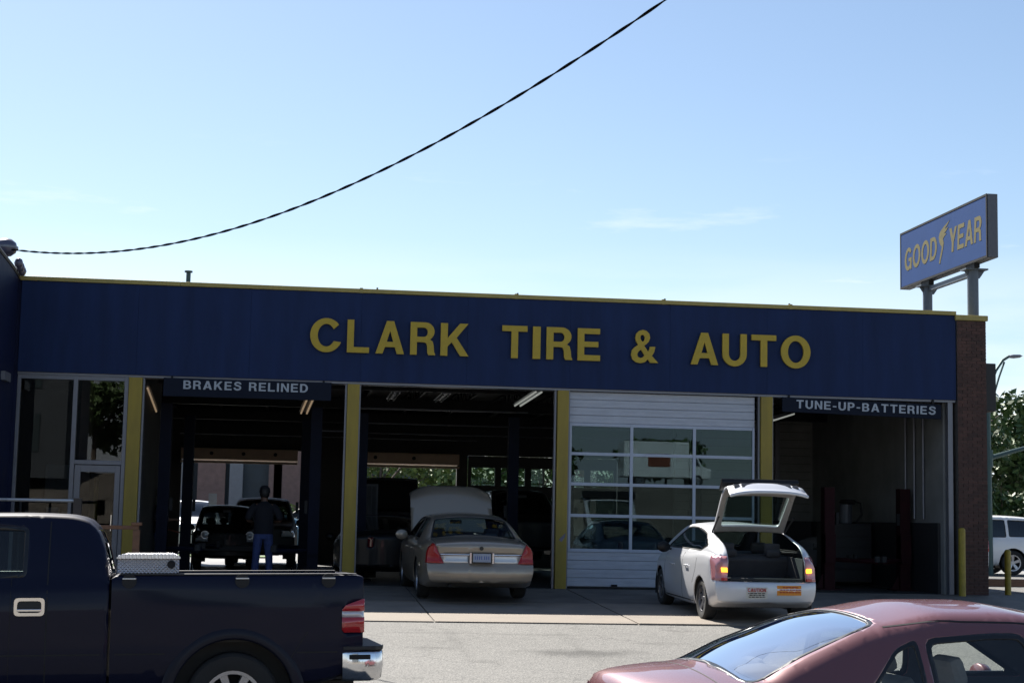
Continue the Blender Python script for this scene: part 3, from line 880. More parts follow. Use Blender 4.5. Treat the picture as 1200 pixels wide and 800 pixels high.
# ------------------------------------------------------------ vehicles
def curve(pts):
    """monotone cubic through the points"""
    x = np.array([p[0] for p in pts], float)
    y = np.array([p[1] for p in pts], float)
    h = np.diff(x)
    d = np.diff(y) / h
    mm = np.zeros(len(x))
    mm[0], mm[-1] = d[0], d[-1]
    for i in range(1, len(x) - 1):
        if d[i - 1] * d[i] > 0:
            w1, w2 = 2 * h[i] + h[i - 1], h[i] + 2 * h[i - 1]
            mm[i] = (w1 + w2) / (w1 / d[i - 1] + w2 / d[i])
    def f(t):
        t = min(max(t, x[0]), x[-1])
        i = min(int(np.searchsorted(x, t, 'right')) - 1, len(x) - 2)
        s = (t - x[i]) / h[i]
        return float((2 * s**3 - 3 * s**2 + 1) * y[i] + (s**3 - 2 * s**2 + s) * h[i] * mm[i] + (-2 * s**3 + 3 * s**2) * y[i + 1] + (s**3 - s**2) * h[i] * mm[i + 1])
    return f
def sst(a, b, x):
    t = min(max((x - a) / (b - a), 0), 1)
    return t * t * (3 - 2 * t)
def body_bm(S):
    top, belt, wmax, wbel = curve(S['top']), curve(S['belt']), curve(S['w']), curve(S['wb'])
    zb = curve(S['zb'])
    xr, xf = S['top'][0][0], S['top'][-1][0]
    n = S.get('n', 84)
    xs = [xr + (xf - xr) * i / n for i in range(n + 1)]
    tum, cro = S.get('tum', 0.42), S.get('crown', 0.055)
    bm = bmesh.new()
    def ring(x):
        w, wb, zt, ze, z0 = wmax(x), wbel(x), top(x), belt(x), zb(x)
        c = min(cro, max(0.012, (zt - ze) * 0.6))
        h = max(zt - c - ze, 0.002)
        wr = wb - (S.get('hood_in', 0.03) if h < 0.06 else S.get('hood_in', 0.03) * 0.5) - tum * h
        pts = [(0, z0), (w * 0.5, z0), (w * 0.88, z0), (w * 0.955, z0 + 0.035)]
        zs = ze - 0.09
        for (fy, fz) in S.get('side', ((0.985, 0.18), (0.998, 0.36), (1.0, 0.52), (0.997, 0.68), (0.992, 0.84), (0.985, 1.0))):
            pts.append((w * fy, z0 + 0.035 + (zs - z0 - 0.035) * fz))
        pts.append(((w * 0.985 + wb) / 2 + 0.004, ze - 0.035))
        pts.append((wb, ze))
        B = len(pts) - 1
        rc = min(S.get('rc', 0.09), h * 0.5 + 0.02)
        p0, p1 = Vector((wb, ze)), Vector((wr, ze + h))
        dd = p1 - p0
        l = dd.length
        q1 = p1 - dd * min(rc / max(l, 1e-4), 0.9)
        bulge = S.get('bulge', 0.012) * min(1, h / 0.3)
        for k in range(1, 7):
            t = k / 6
            p = p0.lerp(q1, t)
            pts.append((p.x + bulge * math.sin(math.pi * t), p.y))
        yi = wr - rc
        q2 = Vector((yi, zt - c * (yi / wr) ** 2))
        pc = Vector((wr, ze + h + 0.01))
        for k in range(1, 5):
            t = k / 4
            p = q1 * (1 - t) ** 2 + pc * 2 * t * (1 - t) + q2 * t * t
            pts.append((p.x, p.y))
        for k in range(1, 8):
            y = yi * (1 - k / 7)
            pts.append((y, zt - c * (y / wr) ** 2))
        return pts, B
    rings = [ring(x) for x in xs]
    B = rings[0][1]
    m = len(rings[0][0])
    def deform(x, y, z, w):
        fy = min(abs(y) / w, 1.0)
        tr, tf = 1 - sst(xr, xr + 0.75, x), sst(xf - 0.75, xf, x)
        x2 = x + tr * S.get('bow_r', 0.14) * fy ** 3 - tf * S.get('bow_f', 0.30) * fy ** 2.5
        if 'prof_r' in S: x2 += (1 - sst(xr, xr + 0.45, x)) * S['_pr'](z)
        if 'prof_f' in S: x2 += sst(xf - 0.45, xf, x) * S['_pf'](z)
        for (xa, xb_, amp, zlo) in S.get('bows', ()):
            g = sst(xa - 0.35, xa, x) * (1 - sst(xb_, xb_ + 0.35, x))
            x2 += amp * g * (1 - fy ** 2) * sst(zlo, zlo + 0.12, z)
        return (x2, y, z)
    if 'prof_r' in S: S['_pr'] = curve(S['prof_r'])
    if 'prof_f' in S: S['_pf'] = curve(S['prof_f'])
    V = {}
    for i, x in enumerate(xs):
        pts, _ = rings[i]
        w = max(p[0] for p in pts)
        for j, (y, z) in enumerate(pts):
            for s in (1, -1):
                if abs(y) < 1e-6 and s < 0:
                    V[i, j, s] = V[i, j, 1]
                else:
                    V[i, j, s] = bm.verts.new(deform(x, s * y, z, w))
    for i in range(n):
        for j in range(m - 1):
            for s in (1, -1):
                q = [V[i, j, s], V[i + 1, j, s], V[i + 1, j + 1, s], V[i, j + 1, s]]
                u = []
                for v in q:
                    if v not in u: u.append(v)
                if len(u) >= 3:
                    try: bm.faces.new(u if s > 0 else u[::-1])
                    except ValueError: pass
    for (i, x) in ((0, xr), (n, xf)):
        pts, _ = rings[i]
        w = max(p[0] for p in pts)
        yb, ze, z0 = pts[B][0], pts[B][1], pts[0][1]
        grid = {}
        j0 = 2
        cols = list(range(B, m))
        for j in range(j0, B + 1):
            yj, zj = pts[j]
            sj = max(0, (zj - z0) / (ze - z0)) ** 3
            for ci_, c in enumerate(cols):
                yc, zc = pts[c]
                for s in (1, -1):
                    if j == B or ci_ == 0:
                        src = V[i, c, s] if j == B else V[i, j, s]
                        grid[j, ci_, s] = src
                    elif abs(yc) < 1e-6 and s < 0:
                        grid[j, ci_, s] = grid[j, ci_, 1]
                    else:
                        grid[j, ci_, s] = bm.verts.new(deform(x, s * yj * yc / yb, zj + (zc - ze) * sj, w))
        for j in range(j0, B):
            for c in range(len(cols) - 1):
                for s in (1, -1):
                    q = [grid[j, c, s], grid[j, c + 1, s], grid[j + 1, c + 1, s], grid[j + 1, c, s]]
                    u = []
                    for v in q:
                        if v not in u: u.append(v)
                    if len(u) >= 3:
                        try: bm.faces.new(u)
                        except ValueError: pass
    bmesh.ops.remove_doubles(bm, verts=bm.verts, dist=0.0008)
    bmesh.ops.recalc_face_normals(bm, faces=bm.faces)
    return bm
def prism_planes(poly, axes='xz', lim=None):
    """planes of a convex prism; poly in either winding, in the two named axes"""
    ia, ib = 'xyz'.index(axes[0]), 'xyz'.index(axes[1])
    a = sum(poly[i][0] * poly[(i + 1) % len(poly)][1] - poly[(i + 1) % len(poly)][0] * poly[i][1] for i in range(len(poly)))
    if a < 0: poly = poly[::-1]
    out = []
    for i in range(len(poly)):
        p, q = poly[i], poly[(i + 1) % len(poly)]
        co, no = [0, 0, 0], [0, 0, 0]
        co[ia], co[ib] = p
        no[ia], no[ib] = q[1] - p[1], -(q[0] - p[0])
        out.append((Vector(co), Vector(no).normalized()))
    return out
def cut_region(bm, planes, pre):
    for co, no in planes:
        fs = [f for f in bm.faces if pre(f)]
        if not fs: return []
        g = set(fs)
        for f in fs:
            g.update(f.edges)
            g.update(f.verts)
        bmesh.ops.bisect_plane(bm, geom=list(g), plane_co=co, plane_no=no, dist=1e-5)
    return [f for f in bm.faces if pre(f) and all((f.calc_center_median() - co).dot(no) < 1e-4 for co, no in planes)]
def extract(bm, faces, keep=False):
    nb = bmesh.new()
    mp_ = {}
    for f in faces:
        vs = []
        for v in f.verts:
            if v not in mp_: mp_[v] = nb.verts.new(v.co)
            vs.append(mp_[v])
        try: nb.faces.new(vs)
        except ValueError: pass
    for v, nv in mp_.items():
        nv.normal = v.normal
    nrm = {nv: v.normal.copy() for v, nv in mp_.items()}
    if not keep:
        bmesh.ops.delete(bm, geom=faces, context='FACES')
    return nb, nrm
def push(nb, nrm, d):
    for v in nb.verts:
        v.co += nrm[v] * d
def normal_source(bm):
    """smooth normals of the uncut skin, to shade the cut pieces without ripples"""
    bm.normal_update()
    bm.verts.ensure_lookup_table()
    bm.faces.ensure_lookup_table()
    return (BVHTree.FromBMesh(bm), [[(v.co.copy(), v.normal.copy()) for v in f.verts] for f in bm.faces])
def bm_obj(bm, name, mat, parent, solid=0.0, inner=None, auto=40, src=None):
    me = bpy.data.meshes.new(name)
    bm.to_mesh(me)
    bm.free()
    mats = [mat] + ([inner] if inner else [])
    o = link(name, me, mats, parent, True)
    if src is None:
        autosmooth(me, auto)
    else:
        out = []
        for v in me.vertices:
            loc, nn, idx, d = src[0].find_nearest(v.co)
            acc = Vector((0, 0, 0))
            for co, n_ in src[1][idx]:
                acc += n_ / ((co - loc).length + 1e-4)
            out.append(acc.normalized())
        me.normals_split_custom_set_from_vertices(out)
    if solid:
        s = o.modifiers.new('shell', 'SOLIDIFY')
        s.thickness = solid
        s.offset = -1
        if inner: s.material_offset = 1
    return o
def shrink(poly, d):
    """inset of a convex polygon"""
    n = len(poly)
    a = sum(poly[i][0] * poly[(i + 1) % n][1] - poly[(i + 1) % n][0] * poly[i][1] for i in range(n))
    if a < 0: poly = poly[::-1]
    ln = []
    for i in range(n):
        p, q = Vector(poly[i]), Vector(poly[(i + 1) % n])
        t = (q - p).normalized()
        nn = Vector((-t.y, t.x))
        ln.append((p + nn * d, t))
    out = []
    for i in range(n):
        (p, t), (q, u) = ln[i - 1], ln[i]
        cr = t.x * u.y - t.y * u.x
        if abs(cr) < 1e-4:
            out.append(tuple(q))
        else:
            k = ((q - p).x * u.y - (q - p).y * u.x) / cr
            out.append(tuple(p + t * k))
    return out
def rounded(poly, r, n=3):
    out = []
    N = len(poly)
    for i in range(N):
        p = Vector(poly[i])
        a, b = (Vector(poly[i - 1]) - p), (Vector(poly[(i + 1) % N]) - p)
        ra = min(r, a.length * 0.45)
        rb_ = min(r, b.length * 0.45)
        A, Bv = p + a.normalized() * ra, p + b.normalized() * rb_
        for k in range(n + 1):
            t = k / n
            q = A * (1 - t) ** 2 + p * 2 * t * (1 - t) + Bv * t * t
            out.append((q.x, q.y))
    return out
def make_wheel(parent, x, y, r, w, rim='spoke5', rimmat=None, rr=None):
    """tyre as the part, rim as its sub-part; outer face towards sign(y)"""
    s = 1 if y > 0 else -1
    rr = rr or r * 0.66
    key = (round(r, 3), round(w, 3), rim, s, rr)
    if key not in make_wheel.c:
        t = MB().lathe([(rr, -w / 2 + 0.01), (rr + 0.02, -w / 2), (r - 0.03, -w / 2), (r - 0.008, -w / 2 + 0.02), (r, -w / 2 + 0.045), (r, w / 2 - 0.045), (r - 0.008, w / 2 - 0.02), (r - 0.03, w / 2), (rr + 0.02, w / 2), (rr, w / 2 - 0.01)], 36, axis='Y', closed=True)
        tm = t.mesh('tyre')
        autosmooth(tm, 30)
        o_ = w / 2 - 0.015
        q = MB()
        q.lathe([(rr - 0.005, -w / 2 + 0.02), (rr - 0.03, -w / 2 + 0.05), (rr - 0.035, o_ - 0.03), (rr - 0.028, o_), (rr + 0.004, o_ + 0.004), (rr + 0.004, o_ - 0.01), (rr - 0.018, o_ - 0.02), (rr - 0.02, -w / 2 + 0.03)], 36, axis='Y', closed=True)
        ns = {'spoke5': 5, 'spoke7': 7, 'multi': 10}.get(rim, 5)
        hw = {5: 0.30, 7: 0.2, 10: 0.13}[ns]
        q.lathe([(0, o_ - 0.02), (rr * 0.22, o_ - 0.02), (rr * 0.24, o_ - 0.035), (rr * 0.24, o_ - 0.07), (0, o_ - 0.07)], 20, axis='Y')
        for k in range(ns):
            a = 2 * math.pi * k / ns + 0.3
            def P_(rad, off, yy):
                return (rad * math.cos(a) - off * math.sin(a), yy, rad * math.sin(a) + off * math.cos(a))
            r1, r2 = rr * 0.18, rr - 0.022
            h1, h2 = rr * hw * 0.55, rr * hw * 0.85
            vs = [P_(r1, -h1, o_ - 0.065), P_(r2, -h2, o_ - 0.055), P_(r2, h2, o_ - 0.055), P_(r1, h1, o_ - 0.065),
                  P_(r1, -h1 * .8, o_ - 0.028), P_(r2, -h2 * .8, o_ - 0.008), P_(r2, h2 * .8, o_ - 0.008), P_(r1, h1 * .8, o_ - 0.028)]
            q.add(vs, [(0, 3, 2, 1), (4, 5, 6, 7), (0, 1, 5, 4), (1, 2, 6, 5), (2, 3, 7, 6), (3, 0, 4, 7)])
        qm = q.mesh('rim')
        autosmooth(qm, 35)
        d = MB().lathe([(0, -w / 2 + 0.05), (rr - 0.04, -w / 2 + 0.05), (rr - 0.04, -w / 2 + 0.02), (0, -w / 2 + 0.02)], 24, axis='Y').mesh('brake')
        if s < 0:
            for mm_ in (tm, qm, d):
                mm_.transform(Matrix.Rotation(math.pi, 4, 'Z'))
        make_wheel.c[key] = (tm, qm, d)
    tm, qm, d = make_wheel.c[key]
    if not tm.materials:
        tm.materials.append(M['rubber'])
        d.materials.append(M['steel'])
    o = link('wheel', tm, None, parent)
    o.location = (x, y, r)
    q2 = qm if not qm.materials or qm.materials[0] == (rimmat or M['alloy']) else qm.copy()
    if not q2.materials: q2.materials.append(rimmat or M['alloy'])
    elif q2 is not qm: q2.materials[0] = rimmat or M['alloy']
    link('rim', q2, None, o)
    link('brake_disc', d, None, o)
    return o
make_wheel.c = {}
def seat_mb(m, x, y, z, w=0.5, head=True, back=0.62):
    m.box(x - 0.25, x + 0.27, y - w / 2, y + w / 2, z, z + 0.16)
    T = Matrix.Translation((x - 0.24, y, z + 0.10)) @ Matrix.Rotation(R(-18), 4, 'Y')
    m.box(-0.07, 0.07, -w / 2, w / 2, 0, back, T)
    if head:
        m.box(-0.05, 0.05, -0.13, 0.13, back + 0.03, back + 0.20, T)
def circ(cx, cz, r, n=22):
    return [(cx + r * math.cos(2 * math.pi * k / n), cz + r * math.sin(2 * math.pi * k / n)) for k in range(n)]
def car(S, name, label, cat, loc, heading, group=None, pitch=0.0):
    t = thing(name, label, cat, loc, heading, group)
    t.rotation_euler = (0, -pitch, heading)
    paint = S['paint']
    bm = body_bm(S)
    src = normal_source(bm)
    # wheel openings
    for (wx, wr) in S['arches']:
        zc = S['wheel_r']
        planes = prism_planes(circ(wx, zc, wr), 'xz')
        pre = lambda f, wx=wx, wr=wr, zc=zc: (abs(f.calc_center_median().x - wx) < wr + 0.2 and f.calc_center_median().z < zc + wr + 0.2 and abs(f.calc_center_median().y) > 0.52 * S['W'] / 2)
        fs = cut_region(bm, planes, pre)
        bmesh.ops.delete(bm, geom=fs, context='FACES')
    # tops of the body that are taken out or hinged
    for hs in S.get('hinged', ()):
        fs = cut_region(bm, hs['planes'], hs['pre'])
        nb, nrm = extract(bm, fs)
        parts = [(nb, nrm, hs['name'], hs.get('mat', paint))]
        for w_ in hs.get('wins', ()):
            fs2 = cut_region(nb, w_, lambda f: True)
            g2, n2 = extract(nb, fs2)
            parts.append((g2, n2, 'window', M['carglass']))
        T = Matrix.Translation(hs['hinge']) @ Matrix.Rotation(R(hs['angle']), 4, 'Y') @ Matrix.Translation(-Vector(hs['hinge']))
        par = None
        for k, (b_, n_, nm, mt) in enumerate(parts):
            bmesh.ops.transform(b_, matrix=T, verts=b_.verts)
            o = bm_obj(b_, nm, mt, t if k == 0 else par, 0.045 if k == 0 else 0.004, hs.get('inner', M['innertan']) if k == 0 else None)
            if k == 0: par = o
            if k == 0: hs['obj'] = o
        hs['T'] = T
    # windows: a dark rubber border, the pane inset in it
    for wd in S['windows']:
        poly0, ax, side = wd['poly'], wd['ax'], wd.get('side', 0)
        b_ = wd.get('border', 0.022)
        poly = rounded(poly0, wd.get('r', 0.05))
        inner_poly = rounded(shrink(poly0, b_), max(wd.get('r', 0.05) - b_ * 0.6, 0.012))
        zlo = wd.get('zlo', 0.6)
        sides = (1, -1) if side == 2 else (side,)
        for s in sides:
            def pre(f, s=s, poly=poly, ax=ax):
                c = f.calc_center_median()
                if c.z < zlo: return False
                if ax == 'xz':
                    f_n = f.normal
                    return c.y * s > 0.25 and f_n.y * s > 0.35 and min(p[0] for p in poly) - 0.15 < c.x < max(p[0] for p in poly) + 0.15
                if ax == 'xy':
                    return f.normal.z > 0.12 and min(p[0] for p in poly) - 0.15 < c.x < max(p[0] for p in poly) + 0.15
                return abs(f.normal.x) > 0.35 and c.x * wd['sx'] > 0.3
            fs = cut_region(bm, prism_planes(poly, ax), pre)
            if not fs: continue
            nb, nrm = extract(bm, fs)
            fs2 = cut_region(nb, prism_planes(inner_poly, ax), lambda f: True)
            n3 = {v: nrm.get(v) for v in nb.verts}
            nb.normal_update()
            g2, _ = extract(nb, fs2)
            g2.normal_update()
            for v in g2.verts: v.co -= v.normal * 0.007
            nb.normal_update()
            tr = bm_obj(nb, 'window_trim', wd.get('tmat', M['trim']), t, 0.012, src=src)
            bm_obj(g2, 'window_pane', wd.get('mat', S.get('glass', M['carglass'])), tr, src=src)
    # lamps, bumper strips and so on: regions of the skin, slightly proud
    for lg in S.get('lamps', ()):
        for s in ((1, -1) if lg.get('both', True) else (1,)):
            pls = []
            for (co, no) in lg['planes']:
                pls.append((Vector((co[0], co[1] * s, co[2])), Vector((no[0], no[1] * s, no[2]))))
            sx = lg.get('sx', -1)
            def pre(f, s=s):
                c = f.calc_center_median()
                return c.x * sx > S['L'] * 0.28 and (c.y * s > -0.02 or lg.get('wide'))
            fs = cut_region(bm, pls, pre)
            if not fs: continue
            nb, nrm = extract(bm, fs)
            nb.normal_update()
            for v in nb.verts: v.co += v.normal * lg.get('d', 0.006)
            o = bm_obj(nb, lg['name'], lg['mat'], t, 0.02)
    S['_bvh'] = BVHTree.FromBMesh(bm)
    body = bm_obj(bm, 'body', paint, t, S.get('solid', 0.018), S.get('inner', M['inner']), src=src)
    # shut lines laid in the skin
    def ribbon(pts3, w=0.008, name='shut_line', mat=None, axis='y', s=1, d=0.0015, par=body):
        hit = []
        for p in pts3:
            if axis == 'y':
                h = S['_bvh'].ray_cast(Vector((p[0], s * 3, p[1])), Vector((0, -s, 0)))
            elif axis == 'z':
                h = S['_bvh'].ray_cast(Vector((p[0], p[1], 5)), Vector((0, 0, -1)))
            else:
                h = S['_bvh'].ray_cast(Vector((s * 6, p[0], p[1])), Vector((-s, 0, 0)))
            if h[0] is not None: hit.append((h[0], h[1]))
        if len(hit) < 2: return
        mb = MB()
        vs, fs = [], []
        for i, (p, nn) in enumerate(hit):
            dd = (hit[min(i + 1, len(hit) - 1)][0] - hit[max(i - 1, 0)][0]).normalized()
            sd = dd.cross(nn).normalized() * w / 2
            vs += [p + nn * d - sd, p + nn * d + sd, p - nn * 0.01 + sd, p - nn * 0.01 - sd]
        for i in range(len(hit) - 1):
            if (hit[i][0] - hit[i + 1][0]).length > 0.35: continue
            a = 4 * i
            fs += [(a, a + 1, a + 5, a + 4), (a + 1, a + 2, a + 6, a + 5), (a + 3, a, a + 4, a + 7)]
        mb.add(vs, fs)
        return mb.build(name, mat or M['gasket'], par)
    def dens(pl, st=0.06):
        out = []
        for a, b in zip(pl[:-1], pl[1:]):
            n_ = max(1, int(math.hypot(b[0] - a[0], b[1] - a[1]) / st))
            out += [(a[0] + (b[0] - a[0]) * i / n_, a[1] + (b[1] - a[1]) * i / n_) for i in range(n_)]
        return out + [pl[-1]]
    for sd in S.get('lines', ()):
        for s in ((1, -1) if sd[0] == 'y' else (sd[2] if len(sd) > 2 else 1,)):
            ribbon(dens(sd[1]), axis=sd[0], s=s, w=sd[3] if len(sd) > 3 else 0.008, name=sd[4] if len(sd) > 4 else 'shut_line', mat=sd[5] if len(sd) > 5 else None, d=sd[6] if len(sd) > 6 else 0.0015)
    # arch liners and wheels
    for (wx, wr) in S['arches']:
        for s in (1, -1):
            m = MB()
            yo, yi = s * (S['W'] / 2 - 0.03), s * (S['W'] / 2 - 0.36)
            vs, fs = [], []
            K = 20
            for k in range(K + 1):
                a = math.pi * (-0.12 + 1.24 * k / K)
                for yy in (yo, yi):
                    vs.append((wx + (wr + 0.004) * math.cos(a), yy, S['wheel_r'] + (wr + 0.004) * math.sin(a)))
            for k in range(K): fs.append((2 * k, 2 * k + 2, 2 * k + 3, 2 * k + 1))
            fs.append(tuple(2 * k + 1 for k in range(K + 1)))
            m.add(vs, fs)
            m.build('wheel_arch', M['black'], body)
    wy = S['W'] / 2 - S.get('tyre_w', 0.21) / 2 - S.get('wheel_in', 0.035)
    for wx, _ in S['arches']:
        for s in (1, -1):
            make_wheel(t, wx, s * wy, S['wheel_r'], S.get('tyre_w', 0.21), S.get('rim', 'spoke5'), S.get('rimmat'), S.get('rim_r'))
    # cabin
    if S.get('cabin', True):
        fx_, rx_ = S['seats']
        zf = S.get('seat_z', 0.30)
        m = MB().box(S['arches'][0][0] + 0.1 if S['arches'][0][0] < 0 else rx_ - .5, S['arches'][1][0] - 0.3, -0.62, 0.62, zf - 0.05, zf - 0.01)
        m.build('cabin_floor', M['inner'], t)
        cw = S['W'] / 2 - 0.50
        for s in (1, -1):
            q = MB()
            seat_mb(q, fx_, s * cw, zf)
            q.build('front_seat', S.get('seatmat', M['inner']), t, bev=0.04)
        if rx_ is not None:
            q = MB()
            seat_mb(q, rx_, 0, zf, w=1.25, head=False)
            for s in (1, -1):
                T = Matrix.Translation((rx_ - 0.24, s * 0.36, zf + 0.10)) @ Matrix.Rotation(R(-18), 4, 'Y')
                q.box(-0.05, 0.05, -0.12, 0.12, 0.62, 0.74, T)
            q.build('rear_seat', S.get('seatmat', M['inner']), t, bev=0.04)
        dx = fx_ + 0.72
        MB().prism([(dx, zf + .1), (dx + 0.55, zf + .1), (dx + 0.6, S['dash_z'] - 0.03), (dx + 0.1, S['dash_z']), (dx - 0.03, S['dash_z'] - 0.12)], -0.66, 0.66, 'Y').build('dashboard', M['inner'], t, bev=0.02)
        q = MB()
        Tm = Matrix.Translation((dx - 0.12, cw, S['dash_z'] - 0.08)) @ Matrix.Rotation(R(-62), 4, 'Y')
        K = 20
        rg = [Tm @ Vector((0.18 * math.cos(2 * math.pi * k / K), 0.18 * math.sin(2 * math.pi * k / K), 0)) for k in range(K + 1)]
        q.tube(rg, 0.014, 6)
        q.tube([Tm @ Vector((-.17, 0, 0)), Tm @ Vector((.17, 0, 0))], 0.012, 6)
        q.build('steering_wheel', M['black'], t)
        MB().box(dx + 0.10, dx + 0.13, -0.11, 0.11, S['top_z'] - 0.20, S['top_z'] - 0.13).build('rear_view_mirror', M['black'], t)
    # mirrors and handles
    if 'mirror' in S:
        x, z = S['mirror']
        for s in (1, -1):
            h = S['_bvh'].ray_cast(Vector((x, s * 3, z - 0.06)), Vector((0, -s, 0)))
            yb_ = abs(h[0].y) if h[0] is not None else S['W'] / 2
            q = MB()
            q.lathe([(0.0, -0.05), (0.05, -0.045), (0.085, -0.015), (0.092, 0.03), (0.085, 0.045), (0, 0.045)], 16, Matrix.Translation((x, s * (yb_ + 0.13), z)) @ Matrix.Scale(1.25, 4, (0, 1, 0)) @ Matrix.Rotation(R(-90), 4, 'Y'))
            mo = q.build('wing_mirror', S.get('mirmat', paint), t, smooth=True)
            q = MB().box(x - 0.02, x + 0.03, s * (yb_ - 0.01) if s > 0 else -(yb_ + 0.08), (yb_ + 0.08) if s > 0 else -(yb_ - 0.01), z - 0.05, z - 0.02)
            q.build('mirror_arm', M['trim'], mo)
    for (x, z) in S.get('handles', ()):
        for s in (1, -1):
            h = S['_bvh'].ray_cast(Vector((x, s * 3, z)), Vector((0, -s, 0)))
            if h[0] is None: continue
            y = abs(h[0].y)
            q = MB().box(x - 0.09, x + 0.09, *(sorted((s * (y + 0.018), s * (y + 0.034)))), z - 0.012, z + 0.012)
            q.box(x - 0.09, x - 0.07, *(sorted((s * (y - 0.004), s * (y + 0.018)))), z - 0.012, z + 0.012)
            q.box(x + 0.07, x + 0.09, *(sorted((s * (y - 0.004), s * (y + 0.018)))), z - 0.012, z + 0.012)
            q.build('door_handle', S.get('handmat', paint), t, bev=0.004)
    S['_t'] = t
    return t

def pl(co, no):
    return (co, no)
def xy_strip(x0, x1, w0, w1, k=0.0):
    """window outline seen from above; k bows its ends"""
    n = 6
    a = [(x0 + k * (1 - (2 * i / n - 1) ** 2), -w0 + 2 * w0 * i / n) for i in range(n + 1)]
    b = [(x1 + k * (1 - (2 * i / n - 1) ** 2), w1 - 2 * w1 * i / n) for i in range(n + 1)]
    return a, b

# --- big sedan in the second bay (seen from behind)
VIC = dict(paint=M['goldcar'], L=5.39, W=1.98, wheel_r=0.335, tyre_w=0.22,
    top=[(-2.78, 0.945), (-2.70, 1.005), (-2.35, 1.05), (-1.78, 1.075), (-1.45, 1.20), (-1.08, 1.375), (-0.7, 1.44), (-0.1, 1.465), (0.35, 1.445), (0.6, 1.39), (1.05, 1.16), (1.32, 1.03), (1.75, 0.985), (2.25, 0.93), (2.52, 0.80)],
    belt=[(-2.78, 0.92), (-2.5, 0.945), (-1.8, 0.965), (0, 0.955), (1.3, 0.94), (2.2, 0.87), (2.52, 0.74)],
    w=[(-2.78, 0.90), (-2.4, 0.955), (-1.4, 0.985), (0.5, 0.99), (1.6, 0.975), (2.2, 0.94), (2.52, 0.86)],
    wb=[(-2.78, 0.83), (-2.3, 0.875), (-1.4, 0.905), (0.5, 0.915), (1.6, 0.90), (2.52, 0.80)],
    zb=[(-2.78, 0.34), (-2.2, 0.22), (0, 0.19), (2.0, 0.20), (2.52, 0.28)],
    prof_r=[(0.2, -0.02), (0.40, -0.09), (0.56, -0.10), (0.60, -0.085), (0.63, 0.0), (0.80, 0.01), (0.97, 0.0), (1.1, 0.06)],
    bow_r=0.13, bow_f=0.25, tum=0.52, crown=0.06, rc=0.10,
    bows=((0.45, 1.35, 0.13, 0.98), (-1.85, -1.1, -0.12, 0.98)),
    hinged=[dict(name='hood', hinge=(1.30, 0, 1.02), angle=-63, inner=M['trim'],
        planes=[(Vector((1.36, 0, 0)), Vector((-1, 0, 0))), (Vector((2.44, 0, 0)), Vector((1, 0, 0))), (Vector((0, 0.80, 0)), Vector((0, 1, 0))), (Vector((0, -0.80, 0)), Vector((0, -1, 0)))],
        pre=lambda f: f.calc_center_median().x > 1.2 and f.normal.z > 0.4 and f.calc_center_median().z > 0.75)],
    arches=((-1.455, 0.385), (1.455, 0.385)), seats=(0.05, -0.90), dash_z=0.98, top_z=1.44, mirror=(0.78, 1.02), handles=((-0.62, 0.83), (0.28, 0.83)), handmat=M['goldcar'],
    windows=[
        dict(poly=[(-1.80, -0.77), (-1.80, 0.77), (-1.06, 0.62), (-1.06, -0.62)], ax='xy', zlo=1.0, r=0.09, tmat=M['trim']),
        dict(poly=[(0.62, -0.54), (0.62, 0.54), (1.33, 0.70), (1.33, -0.70)], ax='xy', zlo=1.0, r=0.09),
        dict(poly=[(-0.30, 1.0), (-0.30, 1.375), (0.42, 1.35), (1.00, 1.0)], ax='xz', side=2, zlo=0.9, r=0.04),
        dict(poly=[(-1.20, 1.0), (-0.93, 1.35), (-0.36, 1.375), (-0.36, 1.0)], ax='xz', side=2, zlo=0.9, r=0.06)],
    lamps=[
        dict(name='taillight', mat=M['lens_mid'], planes=[((0, 0, 0.965), (0, 0, 1)), ((0, 0, 0.645), (0, 0, -1)), ((-2.55, 0, 0), (1, 0, 0)), ((0, 0.63, 0.645), (0, -0.90, 0.43))]),
        dict(name='reflector_panel', mat=M['rail'], planes=[((0, 0, 0.77), (0, 0, 1)), ((0, 0, 0.655), (0, 0, -1)), ((-2.6, 0, 0), (1, 0, 0)), ((0, 0.21, 0), (0, -1, 0))], d=0.004),
        dict(name='lid_strip', mat=M['chrome'], wide=True, both=False, planes=[((0, 0, 0.80), (0, 0, 1)), ((0, 0, 0.776), (0, 0, -1)), ((-2.6, 0, 0), (1, 0, 0)), ((0, 0.70, 0), (0, 1, 0)), ((0, -0.70, 0), (0, -1, 0))], d=0.008),
        dict(name='headlight', mat=M['lens_clear'], sx=1, planes=[((0, 0, 0.80), (0, 0, 1)), ((0, 0, 0.62), (0, 0, -1)), ((2.1, 0, 0), (-1, 0, 0)), ((0, 0.5, 0), (0, -1, 0))])],
    lines=[('y', [(-0.33, 0.22), (-0.33, 0.95)]), ('y', [(0.95, 0.25), (1.0, 0.6), (1.02, 0.95)]), ('y', [(-1.02, 0.62), (-1.2, 0.85), (-1.22, 0.95)]),
           ('z', [(-1.9, -0.70), (-1.9, 0.70)]), ('z', [(-2.65, -0.76), (-1.95, -0.76)]), ('z', [(-2.65, 0.76), (-1.95, 0.76)])])
car(VIC, 'sedan_car', 'grey gold full-size sedan seen from behind, parked half inside the second bay', 'car', (2.98, -1.20, -0.035), R(91.5), pitch=R(0.9))
vt = VIC['_t']
q = MB().box(-2.865, -2.825, -0.17, 0.17, 0.66, 0.82)
pb = q.build('plate_housing', M['trim'], vt)
q = MB().box(-2.874, -2.866, -0.152, 0.152, 0.675, 0.815).build('licence_plate', M['plate'], pb, bev=0.003)
m = MB()
for k in range(7):
    y = -0.115 + k * 0.036 + (0.012 if k > 2 else 0)
    m.box(-2.8755, -2.8745, y - 0.007, y + 0.008, 0.715, 0.775)
m.build('plate_mark', M['plateblue'], q)
